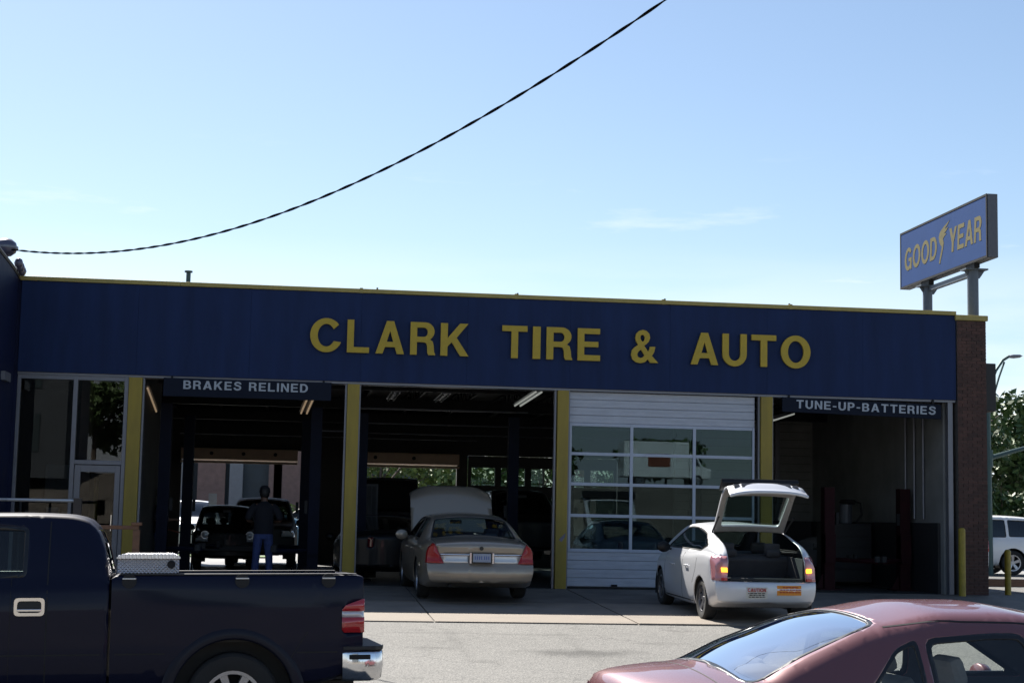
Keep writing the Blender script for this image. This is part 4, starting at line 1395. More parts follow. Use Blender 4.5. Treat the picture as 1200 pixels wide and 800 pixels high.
for s in (1, -1):
    MB().box(-2.870, -2.83, *sorted((s * 0.175, s * 0.205)), 0.65, 0.83).build('lamp_bezel', M['chrome'], vt, bev=0.004)
MB().lathe([(0, -0.004), (0.035, -0.004), (0.035, 0.006), (0, 0.006)], 16, Matrix.Translation((-2.795, 0, 0.90)), axis='X').build('lid_badge', M['trim'], vt)
MB().tube([(-2.70, 0.5, 0.27), (-2.40, 0.5, 0.29)], 0.03, 10).build('exhaust_pipe', M['steel'], vt)

# --- white hatchback with its tailgate up
def prius_spec():
    hz_ = 0.66
    S = dict(paint=M['silver'], L=4.46, W=1.76, wheel_r=0.318, tyre_w=0.20, inner=M['inner'],
    top=[(-2.14, 0.98), (-2.10, 1.08), (-1.98, 1.175), (-1.5, 1.30), (-1.0, 1.415), (-0.4, 1.49), (0.05, 1.50), (0.45, 1.465), (0.9, 1.33), (1.3, 1.16), (1.58, 1.03), (1.9, 0.93), (2.15, 0.80), (2.25, 0.69)],
    belt=[(-2.14, 0.95), (-1.9, 1.055), (-1.5, 1.07), (-0.6, 1.00), (0.5, 0.945), (1.3, 0.89), (1.9, 0.80), (2.25, 0.62)],
    w=[(-2.14, 0.80), (-1.8, 0.855), (-1.2, 0.878), (0.5, 0.88), (1.5, 0.865), (2.0, 0.80), (2.25, 0.66)],
    wb=[(-2.14, 0.72), (-1.8, 0.775), (-1.0, 0.81), (0.5, 0.83), (1.4, 0.81), (2.25, 0.58)],
    zb=[(-2.14, 0.33), (-1.8, 0.23), (0, 0.18), (1.8, 0.2), (2.25, 0.26)],
    prof_r=[(0.2, 0.03), (0.42, -0.06), (0.60, -0.07), (0.66, -0.02), (0.9, 0.0), (1.2, 0.06)],
    bow_r=0.15, bow_f=0.40, tum=0.50, crown=0.05, rc=0.09,
    bows=((0.5, 1.55, 0.16, 0.95),),
    arches=((-1.35, 0.37), (1.35, 0.37)), seats=(0.10, -0.80), dash_z=0.98, top_z=1.47, mirror=(0.80, 1.03), handles=((-0.52, 0.80), (0.42, 0.77)),
    rim='spoke5',
    windows=[
        dict(poly=[(0.52, -0.55), (0.52, 0.55), (1.56, 0.64), (1.56, -0.64)], ax='xy', zlo=1.0, r=0.10),
        dict(poly=[(-1.15, 1.065), (-1.44, 1.16), (-0.95, 1.345), (-0.25, 1.425), (0.35, 1.405), (1.16, 1.02)], ax='xz', side=2, zlo=0.9, r=0.06)],
    hinged=[dict(name='tailgate', hinge=(-1.02, 0, 1.40), angle=61, inner=M['innertan'],
        planes=[(Vector((-1.02, 0, 0)), Vector((1, 0, 0))), (Vector((0, 0, hz_)), Vector((0, 0, -1))), (Vector((0, 0.615, 0.9)), Vector((0, 1, 0.06)).normalized()), (Vector((0, -0.615, 0.9)), Vector((0, -1, 0.06)).normalized())],
        pre=lambda f: f.calc_center_median().x < -0.8 and f.calc_center_median().z > 0.5,
        wins=[prism_planes(rounded([(-1.79, -0.52), (-1.79, 0.52), (-1.14, 0.485), (-1.14, -0.485)], 0.05), 'xy')])],
    lamps=[
        dict(name='taillight', mat=M['lens_pink'], planes=[((0, 0, 1.03), (0, 0, 1)), ((0, 0, 0.66), (0, 0, -1)), ((-1.90, 0, 0.66), (0.93, 0, -0.30)), ((0, 0.618, 0), (0, -1, 0))]),
        dict(name='headlight', mat=M['lens_clear'], sx=1, planes=[((0, 0, 0.80), (0, 0, 1)), ((0, 0, 0.62), (0, 0, -1)), ((1.75, 0, 0), (-1, 0, 0)), ((0, 0.42, 0), (0, -1, 0))])],
    lines=[('y', [(-0.24, 0.22), (-0.24, 1.0)]), ('y', [(0.93, 0.25), (0.98, 0.6), (0.93, 0.93)]), ('y', [(-0.90, 0.55), (-1.05, 0.75), (-1.15, 1.02)]), ('y', [(-0.9, 0.26), (0.93, 0.24)], 1, 0.02),
           ('x', [(-0.80, 0.655), (0.80, 0.655)], -1)],
    mirmat=M['carblack'], rimmat=M['cargrey'])
    return S
PRI = prius_spec()
PRI_LOC, PRI_H = (7.16, -4.60, -0.147), R(91.0)
car(PRI, 'hatchback_car', 'silver white hatchback with its tailgate raised and rear lamps lit, before the closed door', 'car', PRI_LOC, PRI_H, pitch=R(1.8))
pt = PRI['_t']
for s in (1, -1):            # lit amber bands and the red base of the lamp
    for (z0, z1, mt, nm) in ((0.795, 0.855, M['amber'], 'indicator'), (0.665, 0.705, M['lens_red'], 'brake_lens')):
        b2 = PRI['_bvh']
        ys = [0.632, 0.68, 0.72]
        mb = MB()
        vs = []
        src = None
        for y in ys:
            for z in (z0, z1):
                xx = -2.165 + 0.15 * (y / 0.80) ** 3 + (0.02 if z > 0.8 else -0.005)
                vs.append((xx - 0.012, s * y, z))
        mb.add(vs, [(0, 1, 3, 2), (2, 3, 5, 4)])
        o = mb.build(nm, mt, pt)
        so_ = o.modifiers.new('thick', 'SOLIDIFY')
        so_.thickness = 0.03
        so_.offset = 0
# boot: tub, sill, parcel things, rear seat backs
m = MB()
m.box(-2.02, -1.05, -0.60, 0.60, 0.655, 0.675)
m.box(-1.10, -1.02, -0.60, 0.60, 0.675, 1.02)
for s in (1, -1):
    m.box(-2.0, -1.1, *sorted((s * 0.60, s * 0.63)), 0.66, 1.0)
m.build('boot_tub', M['inner'], pt)
MB().box(-2.06, -2.0, -0.58, 0.58, 0.655, 0.70).build('sill_plate', M['black'], pt, bev=0.01)
for s in (1, -1):
    q = MB().box(-1.16, -1.10, s * 0.38 - 0.13, s * 0.38 + 0.13, 1.03, 1.20).build('headrest', M['inner'], pt, bev=0.03)
MB().tube([(-1.06, 0.60, 1.36), (-1.50, 0.615, 1.62)], 0.014, 8).tube([(-1.06, -0.60, 1.36), (-1.50, -0.615, 1.62)], 0.014, 8).build('gas_strut', M['steel'], pt)
q = MB().prism([(-2.02, 1.17), (-2.06, 1.235), (-1.86, 1.275), (-1.84, 1.235)], -0.63, 0.63, 'Y')
q.v = [tuple(PRI['hinged'][0]['T'] @ Vector(p)) for p in q.v]
q.build('spoiler', M['carblack'], PRI['hinged'][0]['obj'], bev=0.012)
q = MB().box(-2.13, -2.06, -0.40, 0.40, 0.84, 0.97)
for k in (-1, 1): q.box(-2.12, -2.05, k * 0.47 - 0.05, k * 0.47 + 0.05, 0.86, 0.95)
q.v = [tuple(PRI['hinged'][0]['T'] @ Vector(p)) for p in q.v]
q.build('latch_trim', M['trim'], PRI['hinged'][0]['obj'], bev=0.006)
# bumper stickers
def sticker(y0, y1, z0, z1, mat, name, par=pt):
    n = 5
    vs, fs = [], []
    for i in range(n + 1):
        y = y0 + (y1 - y0) * i / n
        for z in (z0, z1):
            h = PRI['_bvh'].ray_cast(Vector((-6, y, z)), Vector((1, 0, 0)))
            x = h[0].x if h[0] is not None else -2.2
            vs.append((x - 0.006, y, z))
    for i in range(n): fs.append((2 * i, 2 * i + 1, 2 * i + 3, 2 * i + 2))
    o = MB().add(vs, fs).build(name, mat, par)
    s_ = o.modifiers.new('thick', 'SOLIDIFY')
    s_.thickness = 0.004
    s_.offset = 0
    return o
def on_bumper(y, z):
    h = PRI['_bvh'].ray_cast(Vector((-6, y, z)), Vector((1, 0, 0)))
    return h[0].x - 0.0095
st1 = sticker(0.36, 0.02, 0.395, 0.575, M['stickwhite'], 'caution_sticker')
lps, w = text_loops('CAUTION', 0.12)
me = glyph_mesh(lps, 0.29 / w, 0.055, 0.003)
me.transform(Matrix.Rotation(R(-90), 4, 'Z'))
o = link('caution_text', me, M['stickred'], st1)
o.location = (on_bumper(0.19, 0.53) - 0.001, 0.34, 0.505)
m = MB()
for k, (a, b) in enumerate(((0.33, 0.05), (0.31, 0.07), (0.32, 0.06))):
    x = on_bumper(0.19, 0.48 - k * 0.028) - 0.001
    yy = a
    while yy > b:
        ln = 0.02 + 0.03 * ((k * 7 + int(yy * 100)) % 3) / 2
        m.box(x, x + 0.003, max(yy - ln, b), yy, 0.475 - k * 0.028, 0.489 - k * 0.028)
        yy -= ln + 0.012
m.build('small_print', M['trim'], st1)
st2 = sticker(-0.13, -0.53, 0.455, 0.605, M['stickorange'], 'orange_sticker')
m = MB()
for k in range(3):
    yy = -0.17 - 0.05 * (k == 0)
    while yy > -0.49 + 0.05 * (k == 0):
        ln = 0.02 + 0.025 * ((k * 5 + int(-yy * 90)) % 3) / 2
        x = on_bumper(yy, 0.53) - 0.001
        m.box(x, x + 0.003, yy - ln, yy, 0.572 - k * 0.038, 0.586 - k * 0.038)
        yy -= ln + 0.012
m.build('small_print', M['stickred'], st2)

# --- rose sedan in the foreground right
RED = dict(paint=M['redcar'], L=5.0, W=1.85, wheel_r=0.32, tyre_w=0.21, glass=M['clearglass'], inner=M['inner'], solid=0.025,
    top=[(-2.27, 0.90), (-2.23, 0.965), (-2.05, 1.01), (-1.62, 1.045), (-1.25, 1.19), (-0.80, 1.345), (-0.45, 1.41), (-0.12, 1.412), (0.15, 1.38), (0.65, 1.21), (1.20, 1.02), (1.65, 0.95), (2.1, 0.86), (2.42, 0.72)],
    belt=[(-2.27, 0.87), (-2.1, 0.905), (-1.5, 0.90), (-0.9, 0.87), (0, 0.85), (1.2, 0.82), (2.0, 0.76), (2.42, 0.64)],
    w=[(-2.27, 0.80), (-2.1, 0.875), (-1.2, 0.915), (0.5, 0.925), (1.6, 0.905), (2.1, 0.83), (2.42, 0.70)],
    wb=[(-2.27, 0.73), (-2.0, 0.80), (-1.2, 0.85), (0.5, 0.86), (1.6, 0.84), (2.42, 0.62)],
    zb=[(-2.27, 0.33), (-2.0, 0.22), (0, 0.18), (2.0, 0.2), (2.42, 0.26)],
    bow_r=0.22, bow_f=0.40, tum=0.43, crown=0.058, rc=0.12, bulge=0.02,
    bows=((0.45, 1.4, 0.15, 0.95), (-1.75, -0.95, -0.13, 0.95)),
    arches=((-1.38, 0.37), (1.38, 0.37)), seats=(0.10, -0.78), dash_z=0.90, seat_z=0.24, top_z=1.40, mirror=(0.66, 0.86), handles=((-0.62, 0.80), (0.25, 0.79)), n=110,
    seatmat=M['innertan'],
    windows=[
        dict(poly=[(-1.70, -0.70), (-1.70, 0.70), (-0.86, 0.565), (-0.86, -0.565)], ax='xy', zlo=0.98, r=0.12, border=0.028, mat=M['reargal']),
        dict(poly=[(0.18, -0.52), (0.18, 0.52), (1.23, 0.66), (1.23, -0.66)], ax='xy', zlo=0.98, r=0.10),
        dict(poly=[(0.10, 0.89), (0.08, 1.265), (0.22, 1.24), (0.85, 0.89)], ax='xz', side=2, zlo=0.82, r=0.07, border=0.03),
        dict(poly=[(-0.66, 0.89), (-0.66, 1.235), (-0.25, 1.265), (-0.04, 1.265), (0.02, 0.89)], ax='xz', side=2, zlo=0.82, r=0.07, border=0.03),
        dict(poly=[(-1.08, 0.93), (-0.84, 1.18), (-0.70, 1.235), (-0.70, 0.91)], ax='xz', side=2, zlo=0.82, r=0.04, border=0.02)],
    lamps=[dict(name='taillight', mat=M['lens_dark'], planes=[((0, 0, 0.90), (0, 0, 1)), ((0, 0, 0.70), (0, 0, -1)), ((-2.22, 0, 0), (1, 0, 0)), ((0, 0.38, 0), (0, -1, 0))]),
        dict(name='headlight', mat=M['lens_clear'], sx=1, planes=[((0, 0, 0.72), (0, 0, 1)), ((0, 0, 0.58), (0, 0, -1)), ((2.05, 0, 0), (-1, 0, 0)), ((0, 0.40, 0), (0, -1, 0))])],
    lines=[('y', [(0.05, 0.22), (0.05, 0.96)]), ('y', [(1.05, 0.25), (1.1, 0.6), (1.0, 0.90)]), ('y', [(-0.95, 0.55), (-1.0, 0.75), (-1.02, 0.94)]),
           ('z', [(-1.82, -0.66), (-1.82, 0.66)]), ('z', [(-2.22, 0.69), (-1.86, 0.66)]), ('z', [(-2.22, -0.69), (-1.86, -0.66)]),
           ('z', [(-0.86, -0.60), (-0.4, -0.625), (0.1, -0.63), (0.5, -0.61)], 1, 0.012), ('z', [(-0.86, 0.60), (-0.4, 0.625), (0.1, 0.63), (0.5, 0.61)], 1, 0.012)])
RED_LOC, RED_H = (3.98, -21.95, -0.515), R(6)
car(RED, 'sedan_car', 'rose metallic sedan in the foreground at the lower right', 'car', RED_LOC, RED_H)
rt = RED['_t']
MB().box(-1.70, -1.28, -0.60, 0.60, 0.93, 0.955).build('parcel_shelf', M['innertan'], rt)
q = MB()
for y in (-0.3, 0.05, 0.32):
    q.lathe([(0, -0.04), (0.12, -0.03), (0.15, 0.0), (0.12, 0.05), (0, 0.07)], 14, Matrix.Translation((-1.45, y, 1.0)) @ Matrix.Scale(1.3, 4, (0, 1, 0)))
q.build('shelf_clutter', M['innertan'], rt, smooth=True)
MB().tube([(-1.15, 0.75, 1.18), (-1.0, 0.73, 1.2)], 0.004, 4).build('antenna', M['steel'], rt)

# --- navy pickup in the foreground left (faces left)
TRK_LOC, TRK_H = (-2.40, -16.65, -0.657), R(184.5)
trk = thing('pickup_truck', 'dark navy pickup with chrome bumper and open bed in the foreground at the left', 'pickup truck', TRK_LOC, TRK_H)
TRK_ROLL = R(1.15)          # the lot falls away under the far wheels
trk.rotation_euler = (TRK_ROLL, R(0.9), TRK_H)
WR = 0.39
def tbody(S, name, arches):
    bm = body_bm(S)
    S['_src'] = normal_source(bm)
    for (wx, wr) in arches:
        pre = lambda f, wx=wx, wr=wr: (abs(f.calc_center_median().x - wx) < wr + 0.2 and f.calc_center_median().z < WR + wr + 0.2 and abs(f.calc_center_median().y) > 0.5)
        fs = cut_region(bm, prism_planes(circ(wx, WR, wr, 28), 'xz'), pre)
        bmesh.ops.delete(bm, geom=fs, context='FACES')
    return bm
CAB = dict(
    top=[(-0.82, 1.46), (-0.79, 1.62), (-0.72, 1.80), (-0.62, 1.90), (-0.45, 1.935), (-0.1, 1.945), (0.55, 1.935), (0.85, 1.88), (1.25, 1.58), (1.52, 1.36), (1.75, 1.30), (2.3, 1.27), (2.7, 1.20), (2.82, 1.05)],
    belt=[(-0.82, 1.37), (1.4, 1.32), (2.3, 1.20), (2.82, 1.0)],
    w=[(-0.82, 0.985), (1.6, 0.99), (2.4, 0.97), (2.82, 0.90)], wb=[(-0.82, 0.935), (1.6, 0.935), (2.4, 0.90), (2.82, 0.82)],
    zb=[(-0.82, 0.47), (1.2, 0.47), (2.0, 0.5), (2.82, 0.55)], bow_r=0.0, bow_f=0.2, tum=0.36, crown=0.03, rc=0.07, n=80,
    bows=((0.75, 1.55, 0.10, 1.35),),
    side=((0.975, 0.10), (1.0, 0.28), (1.0, 0.45), (0.993, 0.62), (0.990, 0.80), (0.985, 1.0)))
cb = tbody(CAB, 'cab', ((1.84, 0.51),))
for s in (1, -1):
    for nm, poly, mat in (('door_window', [(-0.16, 1.40), (-0.16, 1.815), (0.62, 1.84), (1.15, 1.40)], M['carglass']),):
        pg = rounded(poly, 0.05)
        fs = cut_region(cb, prism_planes(pg, 'xz'), lambda f, s=s, pg=pg: f.calc_center_median().z > 1.2 and f.calc_center_median().y * s > 0.4 and f.normal.y * s > 0.4 and min(p[0] for p in pg) - .15 < f.calc_center_median().x < max(p[0] for p in pg) + .15)
        nb, _ = extract(cb, fs)
        fs2 = cut_region(nb, prism_planes(rounded(shrink(poly, 0.03), 0.03), 'xz'), lambda f: True)
        g2, _ = extract(nb, fs2)
        g2.normal_update()
        for v in g2.verts: v.co -= v.normal * 0.008
        tr = bm_obj(nb, 'window_trim', M['trim'], trk, 0.015)
        bm_obj(g2, nm, mat, tr)
pg = rounded([(0.90, -0.62), (0.90, 0.62), (1.55, 0.72), (1.55, -0.72)], 0.08)
fs = cut_region(cb, prism_planes(pg, 'xy'), lambda f: f.normal.z > 0.12 and f.calc_center_median().z > 1.25 and 0.7 < f.calc_center_median().x < 1.8)
nb, _ = extract(cb, fs)
bm_obj(nb, 'windscreen', M['darkglass'], trk, 0.006)
pg = rounded([(-0.70, 1.42), (0.70, 1.42), (0.62, 1.80), (-0.62, 1.80)], 0.08)
fs = cut_region(cb, prism_planes(pg, 'yz'), lambda f: f.normal.x < -0.5 and f.calc_center_median().x < -0.6)
if fs:
    nb, _ = extract(cb, fs)
    bm_obj(nb, 'back_window', M['darkglass'], trk, 0.006)
tree_cab = BVHTree.FromBMesh(cb)
cabo = bm_obj(cb, 'cab', M['truck'], trk, 0.03, M['inner'], src=CAB['_src'])
BED = dict(
    top=[(-2.93, 1.405), (-2.90, 1.42), (-2.0, 1.42), (-0.86, 1.42), (-0.84, 1.40)],
    belt=[(-2.93, 1.385), (-0.84, 1.385)], w=[(-2.93, 0.985), (-2.6, 0.995), (-0.84, 0.99)], wb=[(-2.93, 0.955), (-0.84, 0.965)],
    zb=[(-2.93, 0.60), (-2.4, 0.50), (-0.84, 0.47)], bow_r=0.02, bow_f=0.0, tum=0.2, crown=0.008, rc=0.02, hood_in=0.012, n=70,
    side=((0.975, 0.10), (0.997, 0.26), (1.0, 0.42), (0.996, 0.60), (0.992, 0.80), (0.985, 1.0)))
bb = tbody(BED, 'bed', ((-1.84, 0.51),))
fs = cut_region(bb, [(Vector((-2.86, 0, 0)), Vector((-1, 0, 0))), (Vector((-0.90, 0, 0)), Vector((1, 0, 0))), (Vector((0, 0.86, 0)), Vector((0, 1, 0))), (Vector((0, -0.86, 0)), Vector((0, -1, 0)))], lambda f: f.calc_center_median().z > 1.39 and f.normal.z > 0.5)
bmesh.ops.delete(bb, geom=fs, context='FACES')
for s in (1, -1):
    pg = [(-3.1, 0.94), (-3.1, 1.235), (-2.93, 1.225), (-2.765, 1.165), (-2.735, 1.13), (-2.735, 0.965), (-2.75, 0.94)]
    fs = cut_region(bb, prism_planes(pg, 'xz'), lambda f, s=s: f.calc_center_median().x < -2.5 and f.calc_center_median().y * s > 0.80 and 0.8 < f.calc_center_median().z < 1.35)
    fs = [f for f in fs if f.calc_center_median().y * s > 0.83]
    nb, _ = extract(bb, fs)
    nb.normal_update()
    lo = cut_region(nb, [(Vector((0, 0, 1.065)), Vector((0, 0, 1)))], lambda f: True)
    lb, _ = extract(nb, lo)
    mi = cut_region(nb, [(Vector((0, 0, 1.118)), Vector((0, 0, 1)))], lambda f: True)
    mb_, _ = extract(nb, mi)
    first = None
    for b_, nm, mt, dd in ((nb, 'taillight', M['lens_red'], 0.016), (lb, 'brake_lens', M['lens_red'], 0.015), (mb_, 'reverse_lens', M['lens_clear'], 0.010)):
        b_.normal_update()
        for v in b_.verts: v.co += v.normal * dd
        o = bm_obj(b_, nm, mt, first or trk, 0.03)
        first = first or o
tree_bed = BVHTree.FromBMesh(bb)
bedo = bm_obj(bb, 'bed', M['truck'], trk, 0.02, M['truck'])
m = MB().box(-2.85, -0.90, -0.84, 0.84, 0.86, 0.88).box(-2.85, -2.82, -0.85, 0.85, 0.88, 1.40).box(-0.93, -0.90, -0.85, 0.85, 0.88, 1.40)
for s in (1, -1): m.box(-2.82, -0.93, *sorted((s * 0.84, s * 0.86)), 0.88, 1.405)
m.build('bed_liner', M['black'], trk)
# bright rails along the top of the bed side
for s in (1, -1):
    MB().box(-2.86, -0.90, *sorted((s * 0.872, s * 0.945)), 1.4205, 1.431).build('bed_rail_cap', M['railcap'], bedo, bev=0.004)
    for x in (-1.90, -2.62, -0.98):
        q = MB().box(x - 0.055, x + 0.055, *sorted((s * 0.955, s * 0.985)), 1.385, 1.398)
        q.build('stake_pocket_cover', M['rail'], bedo, bev=0.003)
        q = MB().lathe([(0, 0.0), (0.06, 0.0), (0.06, 0.006), (0, 0.006)], 14, Matrix.Translation((x, s * 0.977, 1.372)), axis='Y')
        q.build('pocket_shadow_plate', M['gasket'], bedo)
# flares, gap behind the cab, rocker, door shut lines
for (wx, par) in ((-1.84, bedo), (1.84, cabo)):
    for s in (1, -1):
        vs, fs = [], []
        K = 26
        for k in range(K + 1):
            a = math.pi * (-0.10 + 1.20 * k / K)
            for (rr, yo) in ((0.50, 0.97), (0.503, 0.998), (0.52, 1.004), (0.575, 1.000), (0.60, 0.985)):
                vs.append((wx + rr * math.cos(a), s * yo, WR + rr * math.sin(a)))
        for k in range(K):
            for j in range(4):
                a = k * 5 + j
                fs.append((a, a + 1, a + 6, a + 5))
        MB().add(vs, fs).build('wheel_flare', M['truckdark'], par, smooth=True)
        m = MB()
        vs, fs = [], []
        for k in range(K + 1):
            a = math.pi * (-0.12 + 1.24 * k / K)
            for yo in (0.975, 0.62):
                vs.append((wx + 0.508 * math.cos(a), s * yo, WR + 0.508 * math.sin(a)))
        for k in range(K): fs.append((2 * k, 2 * k + 2, 2 * k + 3, 2 * k + 1))
        fs.append(tuple(2 * k + 1 for k in range(K + 1)))
        MB().add(vs, fs).build('wheel_arch', M['black'], par)
        make_wheel(trk, wx, s * 0.84, WR, 0.26, 'spoke7', M['alloy'], 0.245)
def tline(pts, tree, w=0.010, s=1):
    hit = []
    for (x, z) in pts:
        h = tree.ray_cast(Vector((x, s * 3, z)), Vector((0, -s, 0)))
        if h[0] is not None: hit.append((h[0], h[1]))
    vs, fs = [], []
    for i, (p, nn) in enumerate(hit):
        dd = (hit[min(i + 1, len(hit) - 1)][0] - hit[max(i - 1, 0)][0]).normalized()
        sd = dd.cross(nn).normalized() * w / 2
        vs += [p + nn * .002 - sd, p + nn * .002 + sd, p - nn * .01 + sd, p - nn * .01 - sd]
    for i in range(len(hit) - 1):
        a = 4 * i
        fs += [(a, a + 1, a + 5, a + 4), (a + 1, a + 2, a + 6, a + 5), (a + 3, a, a + 4, a + 7)]
    MB().add(vs, fs).build('shut_line', M['gasket'], cabo if tree is tree_cab else bedo)
def seg(a, b, n=14): return [(a[0] + (b[0] - a[0]) * k / n, a[1] + (b[1] - a[1]) * k / n) for k in range(n + 1)]
for s in (1, -1):
    tline(seg((-0.33, 0.52), (-0.33, 1.86)), tree_cab, s=s)
    tline(seg((-0.045, 0.52), (-0.045, 1.40)), tree_cab, 0.004, s=s)
    tline(seg((1.15, 0.52), (1.2, 1.30)), tree_cab, s=s)
    tline(seg((-0.76, 0.78), (1.3, 0.78), 30), tree_cab, 0.012, s=s)
    tline(seg((-2.70, 0.78), (-2.36, 0.78)), tree_bed, 0.012, s=s)
    tline(seg((-1.28, 0.78), (-0.88, 0.78)), tree_bed, 0.012, s=s)
    tline(seg((-2.45, 0.95), (-2.30, 0.72), 10), tree_bed, 0.006, s=s)
    # chrome handle in its bezel
    h = tree_cab.ray_cast(Vector((-0.19, s * 3, 1.17)), Vector((0, -s, 0)))
    y = abs(h[0].y)
    bz = MB()
    outer, inner_ = rounded([(-0.315, 1.095), (-0.315, 1.24), (-0.075, 1.24), (-0.075, 1.095)], 0.035), rounded([(-0.29, 1.12), (-0.29, 1.215), (-0.10, 1.215), (-0.10, 1.12)], 0.03)
    n_ = len(outer)
    vs = [(p[0], s * (y + 0.002), p[1]) for p in outer] + [(p[0], s * (y + 0.014), p[1]) for p in outer] + [(p[0], s * (y + 0.014), p[1]) for p in inner_] + [(p[0], s * (y - 0.004), p[1]) for p in inner_]
    fs = []
    for ring_ in range(3):
        for i in range(n_):
            a, b = ring_ * n_ + i, ring_ * n_ + (i + 1) % n_
            fs.append((a, b, b + n_, a + n_))
    hz_o = bz.add(vs, fs).build('door_handle', M['chrome'], trk)
    MB().prism([(p[0], p[1]) for p in inner_], *sorted((s * (y + 0.001), s * (y + 0.004))), 'Y').build('handle_cup', M['black'], hz_o)
    MB().box(-0.29, -0.10, *sorted((s * (y + 0.006), s * (y + 0.028))), 1.128, 1.152).build('handle_bar', M['chrome'], hz_o, bev=0.006)
    MB().lathe([(0, 0), (0.014, 0), (0.014, 0.008), (0, 0.008)], 12, Matrix.Translation((-0.118 - .0, s * (y + 0.012), 1.14)), axis='Y').build('lock', M['steel'], hz_o)
    MB().box(0.95, 1.22, *sorted((s * 1.0, s * 1.24)), 1.38, 1.60).build('wing_mirror', M['black'], trk, bev=0.04)
# bumper
bo = [(-2.745, 0.99), (-3.02, 0.985), (-3.085, 0.93), (-3.12, 0.70), (-3.13, 0.0), (-3.12, -0.70), (-3.085, -0.93), (-3.02, -0.985), (-2.745, -0.99)]
bi = [(p[0] + 0.05 if abs(p[1]) < 0.95 else p[0] + 0.02, p[1] * 0.95) for p in bo]
vs, fs = [], []
prof = [(0.0, 0.775), (0.004, 0.80), (-0.03, 0.812)]
layers = [(0.045, 0.535), (0.008, 0.56), (-0.004, 0.66), (0.0, 0.76), (0.012, 0.79)]
K = len(bo)
for (ins, z) in layers:
    for p in bo:
        l = math.hypot(*p) if False else 1
        vs.append((p[0] + ins * (1 if p[0] < -2.8 else 0), p[1] * (1 - ins * 0.7), z))
for j in range(len(layers) - 1):
    for i in range(K - 1):
        a = j * K + i
        fs.append((a, a + 1, a + K + 1, a + K))
bpo = MB().add(vs, fs).build('rear_bumper', M['chrome'], trk, smooth=True)
sm = bpo.modifiers.new('thick', 'SOLIDIFY')
sm.thickness = 0.02
sm.offset = -1
m = MB()
m.prism([(p[0] - 0.004, p[1] * 1.004) for p in bo], 0.791, 0.825, 'Z')
m.build('bumper_step_pad', M['black'], bpo, bev=0.006)
for s in (1, -1):
    MB().box(-2.98, -2.80, *sorted((s * 0.985, s * 0.9965)), 0.715, 0.755).build('bumper_slot', M['steel'], bpo, bev=0.005)
MB().box(-2.95, -2.70, -0.9, 0.9, 0.55, 0.70).build('frame_member', M['black'], trk)
MB().box(-2.90, 2.4, -0.45, 0.45, 0.40, 0.50).build('chassis', M['black'], trk)
MB().box(-0.7, 1.3, -0.9, 0.9, 0.50, 0.60).build('cab_floor', M['inner'], trk)
q = MB()
seat_mb(q, 0.05, 0.45, 0.75, back=0.70)
seat_mb(q, 0.05, -0.45, 0.75, back=0.70)
q.build('bench_seat', M['inner'], trk, bev=0.04)
MB().box(0.85, 1.3, -0.85, 0.85, 0.95, 1.28).build('dashboard', M['inner'], trk, bev=0.05)
# rear frame, tailgate face
MB().box(-2.945, -2.93, -0.72, 0.72, 0.80, 1.39).build('tailgate', M['truck'], trk, bev=0.005)

# tool box lying across the bed
tb = thing('tool_box', 'bright diamond plate tool box across the front of the pickup bed', 'tool box', (0, 0, 0))
tb.parent = None
tm = Matrix.Translation(Vector(TRK_LOC)) @ Matrix.Rotation(TRK_H, 4, 'Z') @ Matrix.Rotation(R(0.9), 4, 'Y') @ Matrix.Rotation(TRK_ROLL, 4, 'X')
tb.matrix_world = tm @ Matrix.Translation((-1.13, 0, 1.433))
# raised tread pattern in the plate
def tread(name, axes):
    mt = M['tread'].copy()
    mt.name = name
    t = mt.node_tree
    b = t.nodes['Principled BSDF']
    c = t.nodes.new('ShaderNodeTexCoord')
    sp = t.nodes.new('ShaderNodeSeparateXYZ')
    t.links.new(c.outputs['Object'], sp.inputs[0])
    def mth(op, a, bb=None):
        n = t.nodes.new('ShaderNodeMath')
        n.operation = op
        for i, v in enumerate((a, bb)):
            if v is None: continue
            if isinstance(v, (int, float)): n.inputs[i].default_value = v
            else: t.links.new(v, n.inputs[i])
        return n.outputs[0]
    u, v = sp.outputs[axes[0]], sp.outputs[axes[1]]
    k = 105.0
    s1 = mth('SINE', mth('MULTIPLY', mth('ADD', u, v), k))
    s2 = mth('SINE', mth('MULTIPLY', mth('SUBTRACT', u, v), k))
    hgt = mth('POWER', mth('MAXIMUM', mth('ABSOLUTE', s1), mth('ABSOLUTE', s2)), 3.0)
    bp = t.nodes.new('ShaderNodeBump')
    bp.inputs['Strength'].default_value = 1.0
    bp.inputs['Distance'].default_value = 0.012
    t.links.new(hgt, bp.inputs['Height'])
    t.links.new(bp.outputs['Normal'], b.inputs['Normal'])
    return mt
TRS = tread('diamond_plate_side', (0, 2))
MB().prism([(-0.25, 0), (0.25, 0), (0.25, 0.118), (-0.25, 0.118)], -0.93, 0.93, 'Y').build('box_body', TRS, tb, bev=0.006)
MB().prism([(-0.258, 0.12), (0.258, 0.12), (0.258, 0.135), (0.24, 0.150), (0.20, 0.162), (-0.20, 0.162), (-0.24, 0.150), (-0.258, 0.135)], -0.94, 0.94, 'Y').build('lid', tread('diamond_plate_top', (0, 1)), tb, bev=0.004)
for s in (1, -1):
    lk = MB().lathe([(0, -0.01), (0.030, -0.01), (0.034, 0.006), (0.022, 0.010), (0.018, 0.004), (0, 0.004)], 18, Matrix.Translation((-0.185, s * 0.936, 0.075)) @ Matrix.Rotation(0 if s > 0 else math.pi, 4, 'Z'), axis='Y')
    lk.build('latch', M['steel'], tb)

